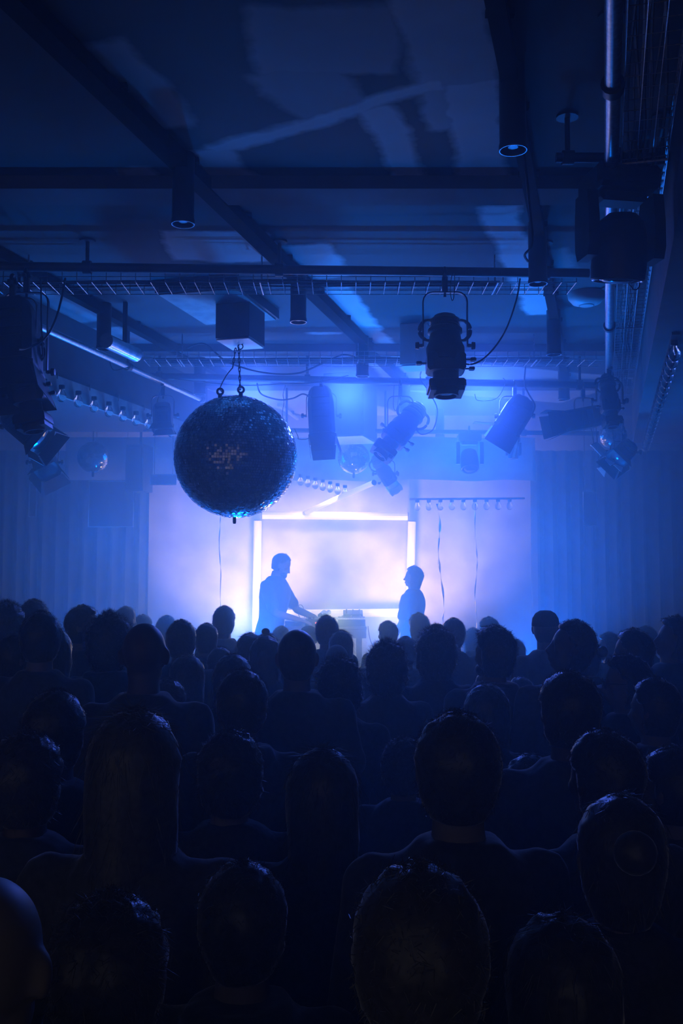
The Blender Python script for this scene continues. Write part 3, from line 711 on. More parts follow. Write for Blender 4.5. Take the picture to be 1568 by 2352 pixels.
plank(-4.235, 6.4, 10.2, CAMZ + 1.40, CAMZ + 1.55, 'pale plank carrying the row of bulbs on the left bulkhead')
NL = 12
for i in range(NL):
    y = 7.6 + (i - 1) * .243
    bulb(R(-4.17, y, CAMZ + 1.44), 'clear round bulb, %s from the left end of the left bulb row' % ORD(i))
b = MB(); b.loft([[R(.43, y, CAMZ + z) for y, z in ()] for k in ()] or [[R(.42, 5.9, CAMZ + 1.452), R(.47, 5.9, CAMZ + 1.452), R(.47, 5.9, CAMZ + 1.468), R(.42, 5.9, CAMZ + 1.468)], [R(.42, 10.8, CAMZ + 1.452), R(.47, 10.8, CAMZ + 1.452), R(.47, 10.8, CAMZ + 1.468), R(.42, 10.8, CAMZ + 1.468)]])
tag(obj('bulb_rail', b, M_BLACK), 'narrow dark rail carrying the long bulb row under the right bulkhead', 'rail')
for i in range(22):
    bulb(R(.445, 6.05 + i * .215, CAMZ + 1.418), 'clear round bulb, %s from the near end of the long right bulb row' % ORD(i))
for i in range(9):
    q = P(958 + i * 26.5, 1166 - .2 * i, 11.75)
    bulb(q + Vector((0, 0, .06)), 'small clear bulb, %s from the left over the right side of the stage' % ORD(i))
q0, q1 = P(940, 1166, 11.75), P(1205, 1164, 11.75); b = MB(); b.cyl(q0 + Vector((0, 0, .1)), q1 + Vector((0, 0, .1)), .012, n=8)
tag(obj('bulb_rail', b, M_BLACK), 'thin horizontal rail holding the small bulbs over the right side of the stage', 'rail')
for i in range(7):
    q = P(690 + i * 17, 1106 + i * 4.2, 11.42)
    bulb(q + Vector((0, 0, .05)), 'small bulb, %s from the left along the valance right of the mirror ball' % ORD(i))
# loudspeaker, banner frame, panels
t = thing('loudspeaker', 'dark loudspeaker hanging at the left edge of the stage opening', 'loudspeaker', P(322, 1130, 11.2), (0, 0, -.3))
b = MB(); b.loft([[(-.11, -.14, z), (.11, -.14, z), (.09, .12, z), (-.09, .12, z)] for z in (0, .52)]); obj('cabinet', b, M_BLACK, t)
b = MB(); b.box((0, -.146, .26), (.19, .012, .48), bev=.004); obj('grille', b, M_DARKM, t)
b = MB(); b.cyl((0, 0, .52), (0, 0, CEIL - P(322, 1130, 11.2).z), .014, n=8); obj('hanger', b, M_BLACK, t)
def frame(x0, y0, x1, y1, Y, label, m=M_DWALL, r=.008):
    a = P(x0, y1, Y); c = P(x1, y0, Y); t = thing('stage_banner', label, 'banner', a); w, h = c.x - a.x, c.z - a.z
    b = MB(); b.box((w / 2, .01, h / 2), (w, .012, h)); obj('cloth', b, m, t)
    b = MB(); b.tube([(0, 0, 0), (w, 0, 0), (w, 0, h), (0, 0, h), (0, 0, 0)], r, 6); obj('rim', b, M_STEEL, t)
    b = MB(); b.cyl((w * .15, .01, h), (w * .15, .01, CEIL - a.z), .004, n=5); b.cyl((w * .85, .01, h), (w * .85, .01, CEIL - a.z), .004, n=5); obj('wires', b, M_BLACK, t)
frame(203, 1105, 307, 1210, 11.6, 'dark hanging panel with a thin shiny right rim on the left')
frame(66, 1110, 84, 1187, 11.2, 'narrow faint panel high on the far left curtain')
frame(1340, 1130, 1370, 1208, 11.4, 'narrow faint panel on the right curtain')
frame(345, 1090, 405, 1113, 11.0, 'low wide dark box front left of the mirror ball')

# ================================================================== people
DG = bpy.context.evaluated_depsgraph_get
def remesh(mb, name, vox, smooth=4, mats=()):
    me = bpy.data.meshes.new(name); me.from_pydata(mb.v, [], mb.f)
    bm = bmesh.new(); bm.from_mesh(me); bmesh.ops.recalc_face_normals(bm, faces=bm.faces); bm.to_mesh(me); bm.free()
    o = bpy.data.objects.new('tmp', me); COL.objects.link(o)
    r = o.modifiers.new('r', 'REMESH'); r.mode = 'VOXEL'; r.voxel_size = vox; r.use_smooth_shade = True
    if smooth:
        s = o.modifiers.new('s', 'SMOOTH'); s.factor = .5; s.iterations = smooth
    dg = DG(); out = bpy.data.meshes.new_from_object(o.evaluated_get(dg)); out.name = name
    bpy.data.objects.remove(o); bpy.data.meshes.remove(me)
    out.shade_smooth()
    for m in mats: out.materials.append(m)
    return out
def limb(b, pts, rs, n=14, sq=1.0):
    for i in range(len(pts)):
        b.ball(pts[i], rs[i], nu=n, nv=8)
    for i in range(len(pts) - 1): b.cyl(pts[i], pts[i + 1], rs[i], rs[i + 1], n)
def ell_ring(z, rx, ry, cy=0, n=20, p=2.4, cx=0):
    out = []
    for j in range(n):
        a = 2 * math.pi * j / n; c, s = math.cos(a), math.sin(a)
        out.append((cx + rx * math.copysign(abs(c) ** (2 / p), c), cy + ry * math.copysign(abs(s) ** (2 / p), s), z))
    return out
PIV = Vector((0, -.012, 1.53))
def head_matrix(yaw, pitch, roll=0):
    return Matrix.Translation(PIV) @ Euler((math.radians(pitch), math.radians(roll), math.radians(yaw)), 'ZXY' if False else 'XYZ').to_matrix().to_4x4()
def HM(yaw, pitch, roll=0):
    return Matrix.Translation(PIV) @ Matrix.Rotation(math.radians(yaw), 4, 'Z') @ Matrix.Rotation(math.radians(pitch), 4, 'X') @ Matrix.Rotation(math.radians(roll), 4, 'Y')
def add_head(b, H, fem=False):
    # head coordinates: origin at the neck pivot, face towards +Y
    b.ball((0, -.002, .130), (.076, .094, .091), H, 24, 16)
    b.ball((0, .026, .075), (.060, .066, .078), H, 20, 12)
    b.ball((0, .064, .022), (.027, .024, .020), H, 12, 8)
    for s in (-1, 1):
        b.ball((s * .045, .018, .045), (.018, .045, .028), H, 12, 8)
        b.ball((s * .040, .066, .090), (.022, .020, .020), H, 12, 8)
        b.ball((s * .079, -.002, .098), (.012, .021, .033), H, 12, 8)
        b.ball((s * .086, -.010, .106), (.009, .016, .026), H, 10, 8)
        b.ball((s * .030, .080, .112), (.012, .010, .009), H, 10, 8)
        b.ball((s * .010, .104, .073), (.008, .010, .007), H, 8, 6)
    b.cyl((-.036, .082, .130), (.036, .082, .130), .0095, n=10, M=H)
    b.loft([[(.009, .080, .122), (-.009, .080, .122), (-.006, .098, .122), (.006, .098, .122)], [(.013, .085, .070), (-.013, .085, .070), (-.009, .118, .074), (.009, .118, .074)]], H)
    b.ball((0, .112, .078), (.010, .011, .010), H, 10, 8)
    b.ball((0, .091, .050), (.022, .012, .0065), H, 12, 6); b.ball((0, .089, .041), (.019, .012, .007), H, 12, 6)
def hand_pts(wr, direc, palm_n, side, curl=.35, spread=.16):
    """wrist, pointing direction, palm normal, thumb side vector; gives finger chains and palm"""
    d = Vector(direc).normalized(); n = Vector(palm_n).normalized(); s = Vector(side).normalized()
    wr = Vector(wr); palm = wr + d * .045; ch = []
    for k, (off, ln) in enumerate(((.032, .072), (.011, .082), (-.011, .077), (-.031, .060))):
        base = wr + d * .088 + s * off; dd = (d + s * (off * 5 * spread)).normalized(); p = [wr + d * .05 + s * off * .75, base]; a = 0
        for seg in (.46, .30, .24):
            a += curl; q = dd * math.cos(a) + n * math.sin(a); p.append(p[-1] + q * ln * seg)
        ch.append(p)
    tb = wr + d * .022 + s * .022; q1 = (d * .55 + s * .8 + n * .25).normalized(); q2 = (d * .85 + s * .4 + n * .35).normalized()
    ch.append([tb, tb + q1 * .034, tb + q1 * .034 + q2 * .030, tb + q1 * .034 + q2 * .054])
    return palm, ch, d, n, s
def add_hand(b, wr, direc, palm_n, side, curl=.35, r=.0085):
    palm, ch, d, n, s = hand_pts(wr, direc, palm_n, side, curl)
    M = Matrix((s, d, n)).transposed().to_4x4(); M.translation = palm
    b.ball((0, 0, 0), (.042, .052, .016), M, 14, 10)
    for i, c in enumerate(ch):
        k = 1.1 if i == 4 else 1.0
        limb(b, c, [r * k * 1.05] * (len(c) - 2) + [r * k * .95, r * k * .8], 8)
POSE_DOWN = dict(sh=.182, L=[(-.182, 0, 1.405), (-.235, -.02, 1.13), (-.235, .06, .88)], Rr=[(.182, 0, 1.405), (.235, -.02, 1.13), (.235, .06, .88)])
def torso_rings(k=0.0, fem=False, lean=0.0):
    w = (.155, .128, .150, .168, .176, .150, .088, .058, .054) if not fem else (.165, .118, .135, .145, .152, .128, .075, .049, .046)
    d = (.105, .095, .108, .118, .108, .088, .068, .058, .056)
    z = (.90, 1.08, 1.22, 1.30, 1.38, 1.43, 1.47, 1.50, 1.56)
    cy = (-.005, .0, .005, .0, -.008, -.015, -.018, -.016, -.010)
    return [ell_ring(zz, ww + k, dd + k, c + lean * (zz - .9)) for zz, ww, dd, c in zip(z, w, d, cy)]
def body_mesh(name, H, pose, fem=False, vox=.0095, smooth=3, hands=None, curl=.35, lean=0.0, beard=False):
    b = MB(); off = Vector((0, lean * .6, 0))
    b.loft(torso_rings(0, fem, lean)); add_head(b, H, fem)
    b.cyl((0, -.016 + lean * .58, 1.46), H @ Vector((0, .002, .07)), .054 if not fem else .046, .052 if not fem else .045, 16)
    for sg, key in ((-1, 'L'), (1, 'Rr')):
        a = [Vector(p) for p in pose[key]]
        limb(b, [a[0] + Vector((-sg * .04, 0, .0)), a[0], a[0].lerp(a[1], .4), a[1], a[1].lerp(a[2], .35), a[2]], [.052, .053, .045, .037, .037, .026])
        hd = (pose.get('hd' + key) or (0, .15, -1)); pn = pose.get('pn' + key) or (-sg, 0, 0); sd = pose.get('sd' + key) or (0, 1, 0)
        d = Vector(hd).normalized(); s = Vector(sd); s = (s - d * s.dot(d)).normalized(); n = Vector(pn); n = (n - d * n.dot(d) - s * n.dot(s)).normalized()
        add_hand(b, a[2], d, n, s, curl, .0088)
        hx = sg * .088
        limb(b, [(hx, 0, .92), (hx * 1.05, .005, .72), (hx * 1.05, .0, .50), (hx * 1.1, -.02, .36), (hx * 1.15, -.02, .09)], [.076, .078, .056, .054, .036])
        b.ball((hx * 1.2, .05, .045), (.042, .115, .036)); b.ball((hx * 1.15, -.035, .04), (.034, .045, .038))
    m = [M_SKIN]
    return remesh(b, name, vox, smooth, m)
def shirt_mesh(name, pose, fem=False, sleeve='short', lean=0.0, hood=False, collar=False, mat_=None, seed=0, loose=.014, backpack=False):
    b = MB(); b.loft([ell_ring(.84, .183 if not fem else .19, .132, -.005)] + torso_rings(loose + .004, fem, lean)[:6] + [ell_ring(1.475, .120 if not fem else .105, .088, -.02 + lean * .57), ell_ring(1.507, .080 if not fem else .070, .074, -.02 + lean * .59)])
    for sg, key in ((-1, 'L'), (1, 'Rr')):
        a = [Vector(p) for p in pose[key]]
        if sleeve == 'short': pts = [a[0] + Vector((-sg * .05, 0, .0)), a[0], a[0].lerp(a[1], .55), a[0].lerp(a[1], .72)]; rs = [.064, .068, .062, .066]
        else: pts = [a[0] + Vector((-sg * .05, 0, 0)), a[0], a[0].lerp(a[1], .5), a[1], a[1].lerp(a[2], .5), a[1].lerp(a[2], .95)]; rs = [.064, .068, .060, .052, .048, .042]
        limb(b, pts, rs, 14)
    if hood:
        b.torus((0, -.055 + lean * .6, 1.475), .085, .036, Matrix.Identity(4), n=16, m=8, a0=math.pi * .85, a1=math.pi * 2.15)
        b.ball((0, -.12 + lean * .55, 1.44), (.10, .045, .06))
    if collar: b.torus((0, -.015 + lean * .6, 1.495), .066, .016, n=18, m=8)
    me = remesh(b, name, .014, 5, [mat_] if mat_ else [])
    for v in me.vertices:
        p = v.co; k = .0055 * noise.noise(Vector((p.x * 14 + seed, p.y * 14, p.z * 7))) + .004 * noise.noise(Vector((p.x * 30, p.y * 30 + seed, p.z * 18)))
        v.co = p + v.normal * k
    return me
def trouser_mesh(name, fem=False):
    b = MB()
    b.loft([ell_ring(.80, .160, .112), ell_ring(.92, .180 if not fem else .188, .128), ell_ring(1.0, .158, .120)])
    for sg in (-1, 1):
        hx = sg * .088
        limb(b, [(hx, 0, .90), (hx * 1.05, .005, .70), (hx * 1.05, .0, .50), (hx * 1.1, -.015, .32), (hx * 1.15, -.015, .12)], [.100, .090, .070, .066, .056])
    return remesh(b, name, .016, 4, [M_TROUS])
def shoe_mesh(name):
    b = MB()
    for sg in (-1, 1):
        hx = sg * .088; b.ball((hx * 1.2, .055, .045), (.050, .125, .046)); b.ball((hx * 1.15, -.035, .05), (.044, .055, .05))
    return remesh(b, name, .012, 3, [M_SHOE])
M_SKIN = mat('skin', (.20, .16, .145), .5, 0, .4, var=.08, scale=15)
M_SKIND = mat('skin_deep', (.10, .06, .045), .45, 0, .4, var=.08, scale=15)
M_TROUS = mat('dark_denim', (.045, .047, .055), .85, scale=60)
M_SHOE = mat('shoe_leather', (.015, .015, .015), .5)
M_TEES = [mat('black_cotton', (.045, .045, .048), .9, scale=50, bump=.1, **{'Sheen Weight': .4, 'Sheen Roughness': .35}), mat('navy_cotton', (.045, .05, .07), .9, scale=50, bump=.1, **{'Sheen Weight': .4, 'Sheen Roughness': .35}),
          mat('grey_cotton', (.065, .065, .07), .9, scale=50, bump=.1, **{'Sheen Weight': .4, 'Sheen Roughness': .35}), mat('dark_wool', (.05, .048, .047), .95, scale=70, bump=.3)]
def hairmat(name, col):
    m = mat(name, col, .36, 0, .5, var=.3, scale=70, **{'Sheen Weight': .7, 'Sheen Roughness': .3}); return m
M_HDARK = hairmat('dark_hair', (.050, .046, .045)); M_HBROWN = hairmat('brown_hair', (.06, .052, .048)); M_HBLOND = hairmat('blond_hair', (.08, .075, .07))
M_HAT = mat('knitted_hat', (.02, .02, .025), .95, scale=90, bump=.4)
# hair: (thickness, lump, face line, nape z, strand len, strand count)
HS = {
 'bald': None,
 'buzz': (.004, .001, .0, .012, .006, 0),
 'short': (.016, .006, .0, .004, .012, 2200),
 'crop': (.009, .003, .0, .028, .006, 500),
 'crop_bob': (.022, .010, .0, -.035, .03, 900),
 'messy': (.024, .012, .0, -.010, .022, 2600),
 'curly': (.038, .018, .0, -.040, .030, 2600),
 'afro': (.060, .016, .0, -.055, .030, 3200),
 'long': (.020, .006, .0, -.26, .05, 1300),
 'bob': (.026, .008, .0, -.09, .04, 1100),
 'bun': (.012, .004, .0, -.03, .03, 800),
 'topbun': (.012, .004, .0, -.03, .03, 900),
 'ponytail': (.012, .004, .0, -.03, .03, 800),
}
def hair_mesh(style, seed, name='hair', dens=1.0):
    th, lump, _, nape, sl, sn = HS[style]; rnd = random.Random(seed); b = MB(); C = Vector((0, -.002, .131)); nu, nv = 44, 30
    sd = Vector((seed * 3.7, seed * 1.3, 0)); vs = []; nrm = []
    fr = {'lumpf': 14 if style in ('curly', 'afro', 'messy') else 9}['lumpf']
    for i in range(nv + 1):
        ph = math.pi * i / nv
        for j in range(nu):
            a = 2 * math.pi * j / nu; d = Vector((math.sin(ph) * math.sin(a), math.sin(ph) * math.cos(a), math.cos(ph)))
            r = Vector((.077, .094, .091)); p = Vector((d.x * r.x, d.y * r.y, d.z * r.z)); nl = Vector((d.x / r.x, d.y / r.y, d.z / r.z)).normalized()
            lp = lump * noise.noise(d * (fr * .45) + sd) + .4 * lump * noise.noise(d * fr * 1.3 + sd)
            k = th + lp
            # is this direction face?
            low = -d.z + .05
            face = max(0.0, min(1.0, (d.y - .35 - .35 * max(0, d.z - .1)) * 5)) * max(0.0, min(1.0, (.62 - d.z) * 6))
            side = max(0.0, min(1.0, (d.y - (.12 if style not in ('long', 'bob') else .45)) * 6)) * max(0.0, min(1.0, (.15 - d.z) * 6))
            hid = max(face, side)
            q = C + p + nl * k
            if d.z < -.05:
                t_ = min(1, (-.05 - d.z) / .95)
                zz = .123 + (nape - .123) * t_ ** .9
                rx = (r.x + k) * (1 - .25 * t_ * t_ if nape < -.05 else 1 - .45 * t_ ** 2); ry = (r.y + k) * (1 - .2 * t_ if nape < -.05 else 1 - .36 * t_)
                if t_ > .93: rx *= .25; ry *= .25
                h = Vector((d.x, d.y, 0)); h = h.normalized() if h.length > 1e-4 else Vector((0, -1, 0))
                q = Vector((h.x * rx, C.y + h.y * ry - (.012 * t_ if nape < -.05 else 0), zz))
            if hid > 0: q = q.lerp(C + p * .80 + Vector((0, -.02, 0)), hid)
            vs.append(q); nrm.append((nl, hid))
    fs = [(i * nu + j, i * nu + (j + 1) % nu, (i + 1) * nu + (j + 1) % nu, (i + 1) * nu + j) for i in range(nv) for j in range(nu)]
    b.add(vs, fs)
    if style == 'topbun': b.ball((0, -.035, .245), (.034, .034, .028), nu=14, nv=10)
    if style == 'bun': b.ball((0, -.125, .15), (.042, .036, .042), nu=14, nv=10)
    if style == 'ponytail': b.tube(spline([(0, -.10, .17), (0, -.14, .16), (0, -.155, .10), (0, -.14, .0), (0, -.13, -.09)], 4), [.02] * 5 + [.028] * 8 + [.016] * 3 + [.006], 10)
    me = b.mesh(name, ang=180)
    if sn:
        s = MB(); k = 0; okv = [i for i in range(len(vs)) if nrm[i][1] < .05 and vs[i].z > nape + .02]
        for _ in range(int(sn * dens)):
            i = rnd.choice(okv); p = vs[i] + Vector((rnd.uniform(-1, 1), rnd.uniform(-1, 1), rnd.uniform(-1, 1))) * .007; n = nrm[i][0]
            if style in ('long', 'bob', 'bun', 'topbun', 'ponytail'): dr = (n * rnd.uniform(.15, .45) + Vector((rnd.uniform(-.4, .4), rnd.uniform(-.3, .1), -1 if vs[i].z < .2 else -.3))).normalized()
            elif style in ('curly', 'afro'): dr = (n + Vector((rnd.uniform(-1, 1), rnd.uniform(-1, 1), rnd.uniform(-1, 1))) * .9).normalized()
            else: dr = (n * (.12 if style != 'messy' else .35) + Vector((rnd.uniform(-.5, .5), rnd.uniform(-.3, .5), rnd.uniform(-.8, .1)))).normalized()
            L = sl * rnd.uniform(.5, 1.15); w = dr.cross(Vector((rnd.uniform(-1, 1), rnd.uniform(-1, 1), rnd.uniform(-1, 1)))).normalized() * .0006
            bend = Vector((rnd.uniform(-1, 1), rnd.uniform(-1, 1), rnd.uniform(-1, .4))) * L * (.35 if style in ('curly', 'afro') else .15)
            m_ = p + dr * L * .55 + bend * .5; e = p + dr * L + bend * (0 if style in ('curly', 'afro') else 1)
            s.add([p - dr * .006 - w, p - dr * .006 + w, m_ + w * .8, m_ - w * .8, e], [(0, 1, 2, 3), (3, 2, 4)])
        st = bpy.data.meshes.new('hair_strands'); st.from_pydata(s.v, [], s.f); st.shade_smooth()
    else: st = None
    return me, st
_cache = {}
def cached(key, fn):
    if key not in _cache: _cache[key] = fn()
    return _cache[key]
def beanie_mesh():
    b = MB(); b.lathe([(.0, .245), (.03, .243), (.06, .228), (.082, .20), (.094, .165), (.097, .125), (.101, .123), (.102, .095), (.092, .092), (.085, .12)], 30, Matrix.Translation((0, -.004, 0)) @ Matrix.Scale(1.12, 4, (0, 1, 0)), cap=False); return b.mesh('beanie')
def cap_mesh():
    b = MB(); b.lathe([(.0, .232), (.035, .230), (.065, .212), (.084, .18), (.090, .145), (.090, .128), (.083, .128)], 30, Matrix.Translation((0, -.004, 0)) @ Matrix.Scale(1.14, 4, (0, 1, 0)), cap=False)
    pts = [];
    rr = []
    for a in [math.pi * k / 10 for k in range(11)]: rr.append((.078 * math.cos(a), .075 + .095 * math.sin(a), .136 - .012 * math.sin(a)))
    b.loft([rr, [(x, y, z + .005) for x, y, z in rr]]); return b.mesh('cap')
def glasses_mesh():
    b = MB()
    for s in (-1, 1):
        b.torus((s * .032, .103, .112), .021, .0022, axis='Y', n=18, m=6); b.cyl((s * .053, .102, .115), (s * .082, .005, .115), .0018, n=5)
    b.cyl((-.011, .105, .114), (.011, .105, .114), .002, n=5); return b.mesh('glasses')
def hood_mesh():
    b = MB(); H = Matrix.Identity(4); b.ball((0, -.012, .125), (.095, .112, .115), H, 26, 18); b.ball((0, -.03, .04), (.10, .10, .09), H, 20, 12)
    me = remesh(b, 'raised_hood', .012, 4)
    bm = bmesh.new(); bm.from_mesh(me); bmesh.ops.delete(bm, geom=[v for v in bm.verts if v.co.y > .055 and v.co.z < .19], context='VERTS'); bm.to_mesh(me); bm.free(); me.shade_smooth(); return me
YAWQ = [-78, -45, -22, 0, 22, 45, 78]
def person(x, y, zbase, height, facing, style, yaw=0, pitch=0, label='', shirt='tee', tone=0, hm=None, fem=False, seed=1, extras=(), group=None, smat=0):
    sc = height / 1.75
    t = thing('person', label, 'person', (x, y, zbase), (0, 0, facing), group); t.scale = (sc, sc, sc)
    yq = min(YAWQ, key=lambda q: abs(q - yaw)); pq = 12 if pitch > 6 else (-8 if pitch < -6 else 0)
    H = HM(yq, pq)
    sk = M_SKIND if tone else M_SKIN
    body = cached(('body', yq, pq, fem), lambda: body_mesh('body', H, POSE_DOWN, fem))
    if tone: body = cached(('bodyd', yq, pq, fem), lambda: (lambda m: (m.materials.clear(), m.materials.append(M_SKIND), m)[2])(body.copy()))
    obj('body', body, None, t)
    si = {'tee': 'short', 'long': 'long', 'hoodie': 'long', 'collar': 'long'}[shirt]; mi = smat % 4
    sm = cached(('shirt', shirt, fem, mi, seed % 2), lambda: shirt_mesh('top', POSE_DOWN, fem, si, hood=shirt == 'hoodie', collar=shirt == 'collar', mat_=M_TEES[mi], seed=mi * 7 + seed % 2))
    obj({'tee': 't_shirt', 'long': 'jumper', 'hoodie': 'hoodie', 'collar': 'jacket'}[shirt], sm, None, t)
    obj('trousers', cached(('tr', fem), lambda: trouser_mesh('trousers', fem)), None, t)
    obj('shoes', cached('shoe', lambda: shoe_mesh('shoes')), None, t)
    hm = hm or M_HDARK
    if style in ('beanie', 'cap'):
        m = cached(style, beanie_mesh if style == 'beanie' else cap_mesh); o = obj(style, m, M_HAT, t); o.matrix_local = H
        style2 = 'buzz' if style == 'cap' else 'bald'
    elif style == 'hood':
        m = cached('hood', hood_mesh); o = obj('raised_hood', m, M_TEES[0], t); o.matrix_local = H; style2 = 'bald'
    else: style2 = style
    if style2 != 'bald':
        me, st = cached(('hair', style2, seed % 3, hm.name), lambda: (lambda r: ([q.materials.append(hm) for q in r if q is not None], r)[1])(hair_mesh(style2, seed % 3 + 1)))
        o = obj('hair', me, None, t); o.matrix_local = H
        if st is not None:
            o2 = obj('hair_strands', st, None, t); o2.matrix_local = H; tag(o2, kind='stuff')
    if 'glasses' in extras:
        o = obj('glasses', cached('glasses', glasses_mesh), M_BLACK, t); o.matrix_local = H
    if 'beard' in extras:
        b = MB()
        b.ball((0, .040, .034), (.062, .066, .036), None, 16, 10); b.ball((0, .062, .028), (.044, .048, .036), None, 16, 10); b.ball((0, .070, .020), (.034, .034, .028), None, 12, 8)
        me = cached('beard', lambda: remesh(b, 'beard', .008, 3, [M_HDARK])); o = obj('beard', me, None, t); o.matrix_local = H
    return t

